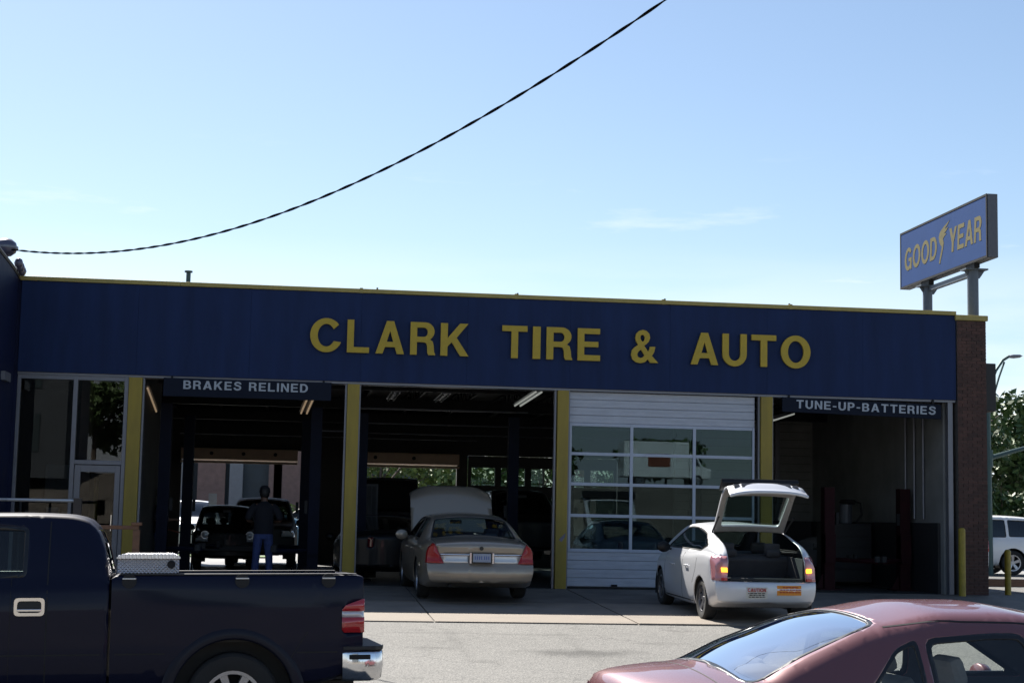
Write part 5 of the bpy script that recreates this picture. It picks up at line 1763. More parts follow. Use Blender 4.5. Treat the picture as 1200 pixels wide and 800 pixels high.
# ------------------------------------------------------------ other vehicles
def variant(kind, paint, n=40, cabin=True):
    if kind == 'suv':
        return dict(paint=paint, L=4.6, W=1.84, wheel_r=0.36, tyre_w=0.23, n=n, glass=M['darkglass'], cabin=cabin,
            top=[(-2.22, 1.50), (-2.18, 1.64), (-2.0, 1.71), (-1.0, 1.755), (0, 1.76), (0.35, 1.72), (0.75, 1.50), (1.12, 1.22), (1.4, 1.14), (1.95, 1.08), (2.25, 0.98)],
            belt=[(-2.22, 1.06), (1.1, 1.03), (1.9, 0.98), (2.25, 0.86)], w=[(-2.22, 0.88), (0, 0.92), (1.8, 0.91), (2.25, 0.84)], wb=[(-2.22, 0.83), (0, 0.86), (1.8, 0.84), (2.25, 0.76)],
            zb=[(-2.22, 0.38), (-1.5, 0.28), (1.5, 0.28), (2.25, 0.36)], bow_r=0.07, bow_f=0.14, tum=0.28, crown=0.05, rc=0.09,
            arches=((-1.33, 0.43), (1.33, 0.43)), seats=(0.05, -0.85), dash_z=1.10, top_z=1.74, seat_z=0.5, mirror=(0.72, 1.12), mirmat=M['black'],
            windows=[dict(poly=[(0.38, -0.60), (0.38, 0.60), (1.16, 0.70), (1.16, -0.70)], ax='xy', zlo=1.15, r=0.08),
                dict(poly=[(-0.20, 1.10), (-0.20, 1.62), (0.28, 1.62), (0.80, 1.10)], ax='xz', side=2, zlo=1.0, r=0.05),
                dict(poly=[(-1.15, 1.10), (-1.15, 1.62), (-0.28, 1.62), (-0.28, 1.10)], ax='xz', side=2, zlo=1.0, r=0.05),
                dict(poly=[(-2.0, 1.12), (-1.9, 1.60), (-1.23, 1.62), (-1.23, 1.12)], ax='xz', side=2, zlo=1.0, r=0.05),
                dict(poly=[(-0.66, 1.14), (0.66, 1.14), (0.58, 1.56), (-0.58, 1.56)], ax='yz', sx=-1, zlo=1.0, r=0.06)],
            lamps=[dict(name='headlight', mat=M['lens_clear'], sx=1, planes=[((0, 0, 0.92), (0, 0, 1)), ((0, 0, 0.76), (0, 0, -1)), ((2.0, 0, 0), (-1, 0, 0)), ((0, 0.52, 0), (0, -1, 0))]),
                dict(name='taillight', mat=M['lens_red'], planes=[((0, 0, 1.06), (0, 0, 1)), ((0, 0, 0.80), (0, 0, -1)), ((-2.0, 0, 0), (1, 0, 0)), ((0, 0.68, 0), (0, -1, 0))])],
            lines=[('y', [(-0.24, 0.32), (-0.24, 1.08)]), ('y', [(0.85, 0.32), (0.9, 1.05)])])
    if kind == 'sedan':
        S = dict(RED)
        S.update(paint=paint, n=n, glass=M['darkglass'], cabin=cabin, lines=[('y', [(-0.33, 0.22), (-0.33, 0.96)])])
        return S
# black SUV in the first bay, facing the camera, hood propped open
S = variant('suv', M['carblack'], 60)
jeep = None
car(S, 'suv_car', 'small black off-roader with round headlamps facing out of the first bay', 'car', (-1.80, 9.6, 0), R(-86))
jt = S['_t']
jt.scale = (0.87, 0.87, 0.87)
for s in (1, -1):
    q = MB().lathe([(0, 0.03), (0.07, 0.025), (0.095, 0.0), (0.105, 0.012), (0.115, 0.0), (0.115, -0.04), (0, -0.04)], 20, Matrix.Translation((2.20, s * 0.60, 0.93)) @ Matrix.Rotation(R(180), 4, 'Z') @ Matrix.Scale(-1, 4, (1, 0, 0)), axis='X')
    q.build('round_headlamp', M['lens_clear'], jt, smooth=True)
m = MB()
for k in range(7):
    m.box(2.235, 2.25, -0.36 + k * 0.12 - 0.04, -0.36 + k * 0.12 + 0.04, 0.80, 0.99)
tag(m.build('grille_slot', M['steel'], jt), kind='stuff')
MB().box(2.20, 2.33, -0.88, 0.88, 0.50, 0.66).build('front_bumper', M['black'], jt, bev=0.02)
m = MB()
for k, (a, b, z) in enumerate(((-0.42, -0.05, 1.56), (-0.36, -0.10, 1.51), (-0.28, -0.12, 1.46))):
    m.box(0.67 + (1.55 - z) * 0.9, 0.69 + (1.55 - z) * 0.9, a, b, z, z + 0.018)
# second black SUV in bay two, hood up
S = variant('suv', M['carblack'], 50)
S['hinged'] = [dict(name='hood', hinge=(1.22, 0, 1.16), angle=-62, inner=M['black'],
    planes=[(Vector((1.22, 0, 0)), Vector((-1, 0, 0))), (Vector((2.16, 0, 0)), Vector((1, 0, 0))), (Vector((0, 0.72, 0)), Vector((0, 1, 0))), (Vector((0, -0.72, 0)), Vector((0, -1, 0)))],
    pre=lambda f: f.calc_center_median().x > 1.0 and f.normal.z > 0.4 and f.calc_center_median().z > 0.8)]
car(S, 'suv_car', 'black sport utility car with hood up behind the gold sedan in the second bay', 'car', (2.35, 10.4, 0.35), R(-97))
S = variant('suv', M['black'], 44)
car(S, 'suv_car', 'large black vehicle parked behind the small black off-roader', 'car', (-0.95, 12.2, 0), R(-90))
S = variant('sedan', M['carblack'], 50)
car(S, 'sedan_car', 'black sedan standing left of the gold sedan inside the second bay', 'car', (1.75, 3.9, 0), R(93))
S = variant('suv', M['carblack'], 50)
car(S, 'suv_car', 'dark sport utility car at the right inside the second bay', 'car', (5.35, 9.0, 0.30), R(-88))
S = variant('sedan', M['cargrey'], 50)
car(S, 'sedan_car', 'dark grey sedan behind the panes of the closed overhead door', 'car', (7.2, 5.0, 0), R(90))
# silver wagon at the right end of the building
S = variant('suv', M['silver'], 70)
for w_ in S['windows']: w_['mat'] = M['darkglass']
car(S, 'suv_car', 'silver white wagon beyond the brick pier at the right edge', 'car', (14.55, 7.6, -0.03), R(182))
wt_ = S['_t']
for s in (1, -1):
    MB().tube([(-1.7, s * 0.66, 1.76), (-1.6, s * 0.66, 1.80), (0.1, s * 0.66, 1.80), (0.2, s * 0.66, 1.76)], 0.018, 8).build('roof_rail', M['chrome'], wt_)
# cars parked behind the building
protos = {}
def parked(kind, paint, x, y, h, label):
    S = variant(kind, M[paint], 36, cabin=False)
    car(S, 'parked_car', label, 'car', (x, y, -0.02), R(h), group='cars parked on the lot behind the shop')
parked('suv', 'silver', -3.55, 24.0, -80, 'silver parked car farthest left behind the first bay')
parked('sedan', 'silver', -5.6, 27.5, -85, 'white parked sedan behind the glass left of the first bay')
parked('sedan', 'carteal', -0.85, 27.5, 8, 'teal parked sedan on the bright lot behind the first bay')
parked('suv', 'carblack', 0.6, 33.0, 175, 'dark parked car behind the teal sedan on the rear lot')
parked('sedan', 'white', 2.6, 26.5, -88, 'white parked sedan behind the second lift post of the first bay')
parked('sedan', 'carblue', 6.6, 30.0, 175, 'pale blue parked car behind the second bay')
parked('suv', 'white', 19.6, 15.5, 178, 'white parked car farther off at the right edge')

# ------------------------------------------------------------ lifts, lamps and gear in the bays
def lift(x0, x1, y, mat, label, h=3.45, group='two post lifts in the bays'):
    t = thing('two_post_lift', label, 'car lift', ((x0 + x1) / 2, y, 0), 0, group)
    hw = (x1 - x0) / 2
    for s in (-1, 1):
        cx = s * hw
        p = MB()
        p.box(cx - 0.11, cx + 0.11, -0.09, -0.06, 0, h)
        p.box(cx - 0.11, cx - 0.08, -0.06, 0.16, 0, h).box(cx + 0.08, cx + 0.11, -0.06, 0.16, 0, h)
        o = p.build('post', mat, t)
        MB().box(cx - 0.25, cx + 0.25, -0.25, 0.3, 0, 0.025).build('base_plate', mat, o)
        MB().prism([(cx - 0.13, 0.026), (cx - 0.30 , 0.026), (cx - 0.13, 0.34)], -0.05, -0.03, 'Y').build('gusset', mat, o)
        MB().box(cx - 0.11, cx + 0.11, -0.15, 0.12, 0.55, 1.15).build('carriage', mat, t)
        for d in (-1, 1):
            a = MB().tube([(cx - s * 0.1, d * 0.08, 0.62), (cx - s * 0.75, d * 0.85, 0.60)], 0.045, 6)
            a.build('arm', mat, t)
            MB().tube([(cx - s * 0.75, d * 0.85, 0.60), (cx - s * 0.75, d * 0.85, 0.72)], 0.06, 10).build('pad', M['rubber'], t)
        MB().box(cx - s * 0.16 - 0.03, cx - s * 0.16 + 0.03, -0.12, -0.05, 1.35, 1.6).build('control_box', M['steel'], t)
    return t
lift(-2.66, 0.28, 1.25, M['liftblue'], 'navy two post lift at the front of the first bay')
lift(-2.45, 0.10, 4.9, M['liftblue'], 'second dark lift deeper in the first bay')
lift(1.25, 4.42, 2.6, M['liftblue'], 'navy two post lift beside the gold sedan in the second bay')
lift(10.98, 12.62, 1.7, M['liftred'], 'dark red short lift in the right bay', h=2.12)
lift(5.7, 8.5, 3.2, M['liftblue'], 'navy two post lift behind the closed overhead door', h=3.3)
def tube_light(p, q, mat, label):
    t = thing('ceiling_light', label, 'ceiling light', p, 0, 'strip lights under the ceiling')
    d = Vector(q) - Vector(p)
    n = d.normalized()
    s = n.cross(Vector((0, 0, 1))).normalized() * 0.06
    up = s.cross(n).normalized()
    c = Vector((0, 0, 0))
    m = MB()
    a = 0.11
    vs = [c - s * 1.8, c + s * 1.8, c + s * 1.2 + up * 0.06, c - s * 1.2 + up * 0.06]
    vs = vs + [v + d for v in vs]
    m.add(vs, [(0, 1, 2, 3), (7, 6, 5, 4), (0, 4, 5, 1), (1, 5, 6, 2), (2, 6, 7, 3), (3, 7, 4, 0)])
    m.build('housing', M['frame'], t)
    for k in (-1, 1):
        MB().tube([c + s * k - up * 0.03 + n * 0.05, c + s * k - up * 0.03 + d - n * 0.05], 0.02, 8).build('tube', mat, t)
tube_light(pix(169, 452, 0.8), pix(180, 481, 2.6), M['lamp'], 'warm strip light in the left corner of the first bay')
tube_light(pix(366, 460, 0.9), pix(356, 483, 2.9), M['lamp'], 'warm strip light by the right post of the first bay')
tube_light(pix(632, 457, 0.8), pix(606, 474, 2.8), M['lampw'], 'white strip light at the top right of the second bay')
tube_light(pix(902, 491, 1.6), pix(928, 483, 3.0), M['lampw'], 'white strip light behind the yellow column of the right bay')
for (x, y, lb) in ((2.0, 4.0, 'dim strip light at the left of the second bay ceiling'), (3.1, 4.0, 'dim strip light in the middle of the second bay ceiling'), (-1.7, 4.2, 'dim strip light in the middle of the first bay ceiling')):
    tube_light((x, y, 4.02), (x, y + 2.2, 4.02), M['signgrey'], lb)
# machine on the bench in the right bay
bench = thing('tool_chest', 'dark tool chest along the wall of the right bay', 'tool chest', (12.2, 4.2, 0))
MB().box(-0.55, 0.5, -0.35, 0.35, 0.08, 1.38).build('chest', M['darkbase'], bench, bev=0.02)
for k in range(5):
    MB().box(-0.50, 0.45, -0.372, -0.352, 0.14 + k * 0.24, 0.34 + k * 0.24).build('drawer', M['darkbase'], bench, bev=0.005)
mc = thing('compressor', 'round topped machine standing on the tool chest', 'machine', (12.25, 4.15, 1.385))
MB().tube([(-0.05, 0, 0), (-0.05, 0, 0.42)], 0.14, 16).build('tank', M['signgrey'], mc)
MB().lathe([(0, 0.53), (0.16, 0.53), (0.2, 0.47), (0.16, 0.425), (0, 0.425)], 16).build('head', M['black'], mc)
MB().tube([(0.1, 0, 0.5), (0.3, 0, 0.45), (0.32, 0, 0.2), (0.2, 0, 0.02)], 0.025, 8).build('hose', M['rubber'], mc)
cr = thing('parts_bin', 'low dusty parts bin on the floor of the right bay', 'bin', (10.0, 1.0, 0))
MB().box(-0.35, 0.35, -0.2, 0.2, 0, 0.10).build('bin_body', M['cabinet'], cr, bev=0.01)
MB().box(-0.37, 0.37, -0.22, 0.22, 0.101, 0.125).build('bin_rim', M['steel'], cr)
sh2 = thing('tool_rack', 'dark rack of hanging tools at the back left of the right bay', 'rack', (10.25, 4.6, 0))
MB().box(-0.45, 0.35, -0.1, 0.1, 0.0, 1.35).build('cabinet', M['darkbase'], sh2, bev=0.01)
MB().box(-0.1, 0.45, -0.12, 0.0, 1.8, 2.1).build('hung_box', M['black'], sh2)
# post of drums and clutter at the left of bay two
sk = thing('storage_cabinet', 'dark corrugated cabinet at the left wall of the second bay', 'cabinet', (1.28, 3.4, 0))
MB().box(-0.32, 0.35, -0.3, 0.3, 0.05, 2.0).build('body', M['darkbase'], sk, bev=0.01)
for k in range(6):
    MB().box(-0.30 + k * 0.105, -0.22 + k * 0.105, -0.315, -0.301, 1.0, 1.95).build('slat', M['steel'], sk)
# barrier rope in bay one
rp = thing('barrier_rope', 'orange rope sagging beside the black off-roader', 'rope', (-3.0, 7.2, 0))
MB().tube([(0, 0, 0.92), (0.25, 0, 0.86), (0.55, 0, 0.82)], 0.018, 8).build('rope', M['vanred'], rp)
MB().tube([(0.56, 0, 0), (0.56, 0, 0.9)], 0.02, 8).build('stanchion', M['steel'], rp)

# ------------------------------------------------------------ people
def skin_mesh(name, nodes_, edges, mat, parent, levels=1, root=0):
    me = bpy.data.meshes.new(name)
    bm = bmesh.new()
    sl_ = bm.verts.layers.skin.verify()
    vs = []
    for i, (p, r) in enumerate(nodes_):
        v = bm.verts.new(p)
        r = r if isinstance(r, tuple) else (r, r)
        v[sl_].radius = r
        v[sl_].use_root = (i == root)
        vs.append(v)
    for a, b in edges: bm.edges.new((vs[a], vs[b]))
    bm.to_mesh(me)
    bm.free()
    o = link(name, me, mat, parent)
    k = o.modifiers.new('skin', 'SKIN')
    k.use_smooth_shade = True
    k.branch_smoothing = 0.4
    s = o.modifiers.new('sub', 'SUBSURF')
    s.levels = levels
    s.render_levels = levels
    return o
def person(label, loc, rz, H=1.80, hat=True, elbow=0.0):
    t = thing('person', label, 'person', loc, rz)
    k = H / 1.80
    def n(x, y, z, r): return ((x * k, y * k, z * k), (r[0] * k, r[1] * k) if isinstance(r, tuple) else r * k)
    N, E = [], []
    def add(v, par=None):
        N.append(v)
        if par is not None: E.append((par, len(N) - 1))
        return len(N) - 1
    pel = add(n(0, 0, 0.95, (0.15, 0.11)))
    ch = add(n(0, 0.0, 1.18, (0.145, 0.105)), pel)
    sh_ = add(n(0, 0.01, 1.40, (0.16, 0.10)), ch)
    nk = add(n(0, -0.01, 1.50, 0.058), sh_)
    hd0 = add(n(0, -0.02, 1.60, (0.075, 0.09)), nk)
    hd1 = add(n(0, -0.02, 1.70, (0.075, 0.095)), hd0)
    add(n(0, -0.02, 1.765, (0.045, 0.055)), hd1)
    hands = []
    for s in (-1, 1):
        hip = add(n(s * 0.095, 0, 0.86, 0.088), pel)
        kn = add(n(s * 0.125, -0.015, 0.49, 0.058), hip)
        an = add(n(s * 0.14, 0.02, 0.09, 0.042), kn)
        add(n(s * 0.15, -0.10, 0.035, (0.045, 0.03)), an)
        so2 = add(n(s * 0.19, 0.01, 1.42, 0.058), sh_)
        el = add(n(s * (0.27 + elbow * 0.05), 0.03 + elbow * 0.05, 1.14, 0.043), so2)
        wr = add(n(s * (0.24 - elbow * 0.05), -0.16 - elbow * 0.1, 0.98 + elbow * 0.12, 0.028), el)
        hn = add(n(s * (0.23 - elbow * 0.05), -0.22 - elbow * 0.1, 0.955 + elbow * 0.12, (0.036, 0.018)), wr)
        hands.append((hn, s))
    for hn, s in hands:
        bx, by, bz = N[hn][0]
        for f in range(4):
            ox = (f - 1.5) * 0.018 * k
            l = (0.055, 0.065, 0.06, 0.045)[f] * k
            a = add(((bx + ox, by - 0.035 * k, bz - 0.01 * k), 0.009 * k), hn)
            b = add(((bx + ox, by - 0.035 * k - l * 0.5, bz - 0.018 * k), 0.008 * k), a)
            add(((bx + ox, by - 0.035 * k - l * 0.85, bz - 0.04 * k), 0.007 * k), b)
        a = add(((bx - s * 0.03 * k, by - 0.01 * k, bz), 0.010 * k), hn)
        add(((bx - s * 0.045 * k, by - 0.05 * k, bz - 0.012 * k), 0.008 * k), a)
    skin_mesh('body', N, E, M['skin'], t)
    # face and ears
    f_ = MB()
    f_.lathe([(0, -0.018), (0.012, -0.008), (0.014, 0.004), (0, 0.02)], 8, Matrix.Translation((0, -0.112 * k, 1.635 * k)))
    for s in (-1, 1): f_.lathe([(0, -0.03), (0.014, -0.02), (0.016, 0.01), (0, 0.03)], 8, Matrix.Translation((s * 0.076 * k, -0.015 * k, 1.64 * k)))
    tag(f_.build('nose_and_ears', M['skin'], t, smooth=True), kind='stuff')
    MB().lathe([(0, -0.008), (0.01, 0), (0, 0.008)], 8, Matrix.Translation((-0.03 * k, -0.105 * k, 1.665 * k))).build('eye', M['black'], t, smooth=True)
    MB().lathe([(0, -0.008), (0.01, 0), (0, 0.008)], 8, Matrix.Translation((0.03 * k, -0.105 * k, 1.665 * k))).build('eye', M['black'], t, smooth=True)
    MB().box(-0.022 * k, 0.022 * k, -0.112 * k, -0.10 * k, 1.592 * k, 1.598 * k).build('mouth', M['vanred'], t)
    MB().lathe([(0.0, 0.125), (0.05, 0.115), (0.085, 0.075), (0.098, 0.02), (0.092, -0.06), (0.07, -0.09)], 18, Matrix.Translation((0, 0.006 * k, 1.68 * k)) @ Matrix.Scale(k, 4)).build('hair', M['black'], t, smooth=True)
    if hat:
        c = MB().lathe([(0.0, 0.142), (0.06, 0.132), (0.095, 0.09), (0.106, 0.03), (0.108, 0.0)], 20, Matrix.Translation((0, -0.012 * k, 1.685 * k)) @ Matrix.Scale(k, 4)).build('cap', M['shirt'], t, smooth=True)
        MB().prism([(-0.07, -0.09), (-0.06, -0.17), (0, -0.2), (0.06, -0.17), (0.07, -0.09)], 1.69 * k, 1.70 * k, 'Z').build('peak', M['shirt'], c)
    # clothes: lofted shells over the body
    def loft(mb, rings, n_=16):
        vs, fs = [], []
        for (cx, cy, cz, rx, ry) in rings:
            for q in range(n_):
                a = 2 * math.pi * q / n_
                vs.append(((cx + rx * math.cos(a)) * k, (cy + ry * math.sin(a)) * k, cz * k))
        for i in range(len(rings) - 1):
            for q in range(n_):
                fs.append((i * n_ + q, i * n_ + (q + 1) % n_, (i + 1) * n_ + (q + 1) % n_, (i + 1) * n_ + q))
        mb.add(vs, fs)
        return mb
    mb = loft(MB(), [(0, 0, 0.88, 0.195, 0.145), (0, 0, 0.98, 0.20, 0.15), (0, 0.003, 1.12, 0.19, 0.145), (0, 0.006, 1.26, 0.205, 0.15), (0, 0.01, 1.37, 0.22, 0.145), (0, 0.01, 1.43, 0.205, 0.125), (0, 0.005, 1.475, 0.13, 0.10), (0, 0, 1.50, 0.072, 0.072), (0, 0, 1.515, 0.068, 0.068)])
    for s in (-1, 1):
        ex_, ey_ = s * (0.27 + elbow * 0.05), 0.03 + elbow * 0.05
        mb.tube([(s * 0.14 * k, 0.01 * k, 1.42 * k), (s * 0.20 * k, 0.012 * k, 1.40 * k), (ex_ * 0.93 * k, (ey_ - 0.005) * k, 1.24 * k), (ex_ * k, ey_ * k, 1.13 * k)], [0.085 * k, 0.088 * k, 0.075 * k, 0.070 * k], 12)
    o = mb.build('shirt', M['shirt'], t, smooth=True)
    sb = o.modifiers.new('sub', 'SUBSURF')
    sb.levels = sb.render_levels = 1
    mb = loft(MB(), [(0, 0, 0.99, 0.172, 0.128), (0, 0, 0.93, 0.182, 0.135), (0, 0, 0.84, 0.19, 0.14), (0, 0, 0.78, 0.185, 0.12)])
    for s in (-1, 1):
        loft(mb, [(s * 0.095, 0, 0.86, 0.098, 0.125), (s * 0.10, 0, 0.74, 0.095, 0.112), (s * 0.118, -0.008, 0.52, 0.078, 0.085), (s * 0.128, -0.005, 0.40, 0.074, 0.080), (s * 0.137, 0.01, 0.20, 0.070, 0.075), (s * 0.142, 0.012, 0.05, 0.075, 0.085)])
    o = mb.build('jeans', M['jeans'], t, smooth=True)
    sb = o.modifiers.new('sub', 'SUBSURF')
    sb.levels = sb.render_levels = 1
    for s in (-1, 1):
        MB().prism([(-0.05, 0.075), (0.05, 0.075), (0.052, -0.08), (0.04, -0.17), (0, -0.19), (-0.04, -0.17), (-0.052, -0.08)], 0, 0.085, 'Z', Matrix.Translation((s * 0.145 * k, 0, 0.001)) @ Matrix.Rotation(R(s * 8), 4, 'Z')).build('shoe', M['black'], t, bev=0.02)
    return t
pa = person('person in dark shirt, cap and blue jeans seen from behind in the first bay', (-0.72, 2.4, 0), R(186), 1.88, elbow=1.0)
pb_ = person('person in dark clothes in silhouette beside the left column of the first bay', (-2.92, 4.0, 0), R(95), 1.80, elbow=1.6)

# ------------------------------------------------------------ bollards, rails, posts at the sides
def bollard(x, y, h, r, label):
    t = thing('bollard', label, 'bollard', (x, y, ground_z(y)), 0, 'yellow bollards')
    MB().tube([(0, 0, -0.1), (0, 0, h)], r, 16).build('pipe', M['bollard'], t, auto=40)
    MB().lathe([(r, 0), (r * 0.85, r * 0.4), (r * 0.5, r * 0.65), (0, r * 0.75)], 16, Matrix.Translation((0, 0, h))).build('cap', M['bollard'], t, smooth=True)
bx = pix(1127.5, 660, -0.42)
bollard(bx.x, -0.42, 1.30, 0.068, 'yellow bollard in the shade against the brick pier')
bx = pix(1181, 670, 1.07)
bollard(bx.x, 1.07, 0.86, 0.065, 'sunlit yellow bollard beside the white wagon at the right edge')
kb = thing('timber_kerb', 'weathered timber kerb rail in front of the white wagon', 'kerb', (15.5, 2.2, 0))
MB().box(-1.4, 2.5, -0.1, 0.1, 0.10, 0.26).build('beam', M['wood'], kb, bev=0.015)
for x in (-1.2, 0.4, 2.2):
    MB().box(x - 0.08, x + 0.08, -0.08, 0.08, -0.05, 0.099).build('foot', M['wood'], kb)
def at_px(px, py, Y): return pix(px, py, Y)
RYY = -1.7
a, b = at_px(-40, 584, RYY), at_px(88, 585, RYY)
hr = thing('metal_handrail', 'pale metal handrail in front of the shop window at the left edge', 'handrail', ((a.x + b.x) / 2, RYY, ground_z(RYY)))
hw = (b.x - a.x) / 2
zt = a.z - ground_z(RYY)
MB().tube([(-hw, 0, zt), (hw, 0, zt)], 0.03, 10).build('top_rail', M['rail'], hr)
for x in (-hw + 0.1, 0, hw - 0.04):
    MB().tube([(x, 0, 0), (x, 0, zt - 0.03)], 0.025, 8).build('post', M['steel'], hr)
MB().box(hw - 0.02, hw + 0.12, -0.06, 0.06, zt - 0.25, zt + 0.05).build('end_cap', M['cabinet'], hr)
a, b = at_px(112, 616, RYY), at_px(163, 617, RYY)
hr = thing('timber_handrail', 'brown timber handrail with square post before the yellow column', 'handrail', ((a.x + b.x) / 2, RYY, ground_z(RYY)))
hw = (b.x - a.x) / 2
zt = a.z - ground_z(RYY)
MB().box(-hw - 1.2, hw, -0.06, 0.06, zt - 0.05, zt + 0.02).build('top_rail', M['wood'], hr, bev=0.008)
MB().box(hw - 0.10, hw + 0.02, -0.065, 0.065, 0, zt - 0.052).build('post', M['wood'], hr, bev=0.006)
MB().box(hw - 0.13, hw + 0.05, -0.09, 0.09, zt + 0.022, zt + 0.08).build('post_cap', M['wood'], hr, bev=0.01)
MB().box(-hw - 1.2, -hw - 1.1, -0.06, 0.06, 0, zt - 0.052).build('post', M['wood'], hr, bev=0.006)

# street lamp and mast arm beyond the pier
def lampost():
    Y = 14.5
    p = at_px(1158.5, 600, Y)
    t = thing('street_lamp', 'teal lamp post with curved arm behind the brick pier', 'street lamp', (p.x, Y, 0))
    zt_ = at_px(1158, 462, Y).z
    MB().tube([(0, 0, -0.03), (0, 0, 3), (0, 0, zt_ + 0.2)], [0.12, 0.10, 0.075], 12).build('pole', M['teal'], t)
    arc = [at_px(x, y, Y) - Vector((p.x, Y, 0)) for x, y in ((1158.5, 468), (1161, 450), (1167, 434), (1175, 422), (1183, 417))]
    MB().tube(arc, 0.045, 8).build('arm', M['teal'], t)
    arc2 = [at_px(x, y, Y) - Vector((p.x, Y, 0)) for x, y in ((1159, 486), (1165, 462), (1171, 441), (1177, 424))]
    MB().tube(arc2, 0.03, 8).build('brace', M['teal'], t)
    a = at_px(1180, 418, Y) - Vector((p.x, Y, 0))
    MB().lathe([(0, 0), (0.06, 0.04), (0.10, 0.2), (0.08, 0.4), (0, 0.5)], 12, Matrix.Translation(a) @ Matrix.Rotation(R(85), 4, 'Y') @ Matrix.Scale(0.6, 4, (1, 0, 0))).build('lamp_head', M['frame'], t, smooth=True)
    b0 = at_px(1158, 537, Y) - Vector((p.x, Y, 0))
    b1 = at_px(1225, 519, Y) - Vector((p.x, Y, 0))
    MB().tube([b0, (b0 + b1) / 2 + Vector((0, 0, 0.02)), b1], [0.075, 0.065, 0.05], 10).build('mast_arm', M['teal'], t)
    MB().tube([b0 - Vector((0, 0, 0.25)), b0 + Vector((0, 0, 0.25))], 0.14, 12).build('clamp', M['teal'], t)
lampost()

# ------------------------------------------------------------ overhead cable
cpx = [(14, 292), (22, 293.5), (60, 297), (100, 296.5), (150, 293), (200, 286), (240, 277), (292, 262), (353, 241), (420, 214), (480, 184), (540, 151), (600, 117), (640, 92), (700, 54), (740, 27), (781, 0)]
A0 = Vector((-5.45, -0.95))
rd = math.atan2(fw.x, fw.y)
D_ = 17.0
lat = (781 - 600) / F_PX * D_
A1 = Vector((CAM.x + D_ * math.sin(YAW) + lat * math.cos(YAW), CAM.y + D_ * math.cos(YAW) - lat * math.sin(YAW)))
dv = (A1 - A0).normalized()
nv = Vector((-dv.y, dv.x))
ss, zz = [], []
for (x, y) in cpx:
    d = fw + ci * ((x - 600) / F_PX) + cj * ((400 - y) / F_PX)
    t_ = (A0 - Vector((CAM.x, CAM.y))).dot(nv) / Vector((d.x, d.y)).dot(nv)
    p = CAM + d * t_
    ss.append((Vector((p.x, p.y)) - A0).dot(dv))
    zz.append(p.z)
cf = np.polyfit(ss, zz, 4)
s_end = ss[-1]
ex = s_end + 8.0
slope = float(np.polyval(np.polyder(cf), s_end))
cb_ = thing('power_cable', 'twisted black overhead cable sagging across the sky from the left roof corner', 'cable', (A0.x, A0.y, zz[0]))
N_ = 900
for k in range(3):
    pts = []
    for i in range(N_ + 1):
        s_ = ss[0] + (ex - ss[0]) * i / N_
        z_ = float(np.polyval(cf, s_)) if s_ <= s_end else float(np.polyval(cf, s_end)) + slope * (s_ - s_end) + 0.012 * (s_ - s_end) ** 2
        ph = s_ / 0.86 * 2 * math.pi + k * 3.14
        rr = 0.0095 if k < 2 else 0.0
        pts.append((dv.x * s_ + nv.x * rr * math.cos(ph), dv.y * s_ + nv.y * rr * math.cos(ph), z_ - zz[0] + rr * math.sin(ph)))
    MB().tube(pts, (0.0095, 0.0095, 0.0095)[k], 5).build('strand', M['cable'], cb_, smooth=True)
up_ = thing('utility_pole', 'timber utility pole outside the picture that carries the cable', 'pole', (A0.x + dv.x * ex, A0.y + dv.y * ex, -0.6))
ztop = float(np.polyval(cf, s_end)) + slope * 8 + 0.012 * 64
MB().tube([(0, 0, -0.2), (0, 0, ztop + 1.4)], [0.17, 0.12], 12).build('pole', M['bark'], up_)
MB().box(-1.0, 1.0, -0.06, 0.06, ztop + 0.7, ztop + 0.82).build('crossarm', M['bark'], up_)

# ------------------------------------------------------------ trees, bushes, far buildings
def crown_mesh(name, rx, rz, n, leaf, seed, blobs=14):
    r = random.Random(seed)
    cs = []
    for _ in range(blobs):
        a, b = r.uniform(0, 2 * math.pi), r.uniform(-0.7, 1.0)
        q = r.uniform(0.25, 0.72)
        cs.append((rx * q * math.cos(a), rx * q * math.sin(a), rz * b * 0.62, r.uniform(0.28, 0.50)))
    vs, fs = [], []
    for i in range(n):
        c = cs[r.randrange(blobs)]
        u = Vector((r.gauss(0, 1), r.gauss(0, 1), r.gauss(0, 1))).normalized() * (r.random() ** 0.4) * c[3]
        p = Vector((c[0] + u.x * rx, c[1] + u.y * rx, c[2] + u.z * rz * 0.8))
        a = Vector((r.gauss(0, 1), r.gauss(0, 1), r.gauss(0, 1))).normalized()
        b = a.orthogonal().normalized()
        if r.random() < 0.5: b = a.cross(b)
        s = leaf * r.uniform(0.6, 1.4)
        k = len(vs)
        vs += [p - a * s, p + b * s * 0.55, p + a * s, p - b * s * 0.55]
        fs.append((k, k + 1, k + 2, k + 3))
    me = bpy.data.meshes.new(name)
    me.from_pydata(vs, [], fs)
    return me
crowns = {}
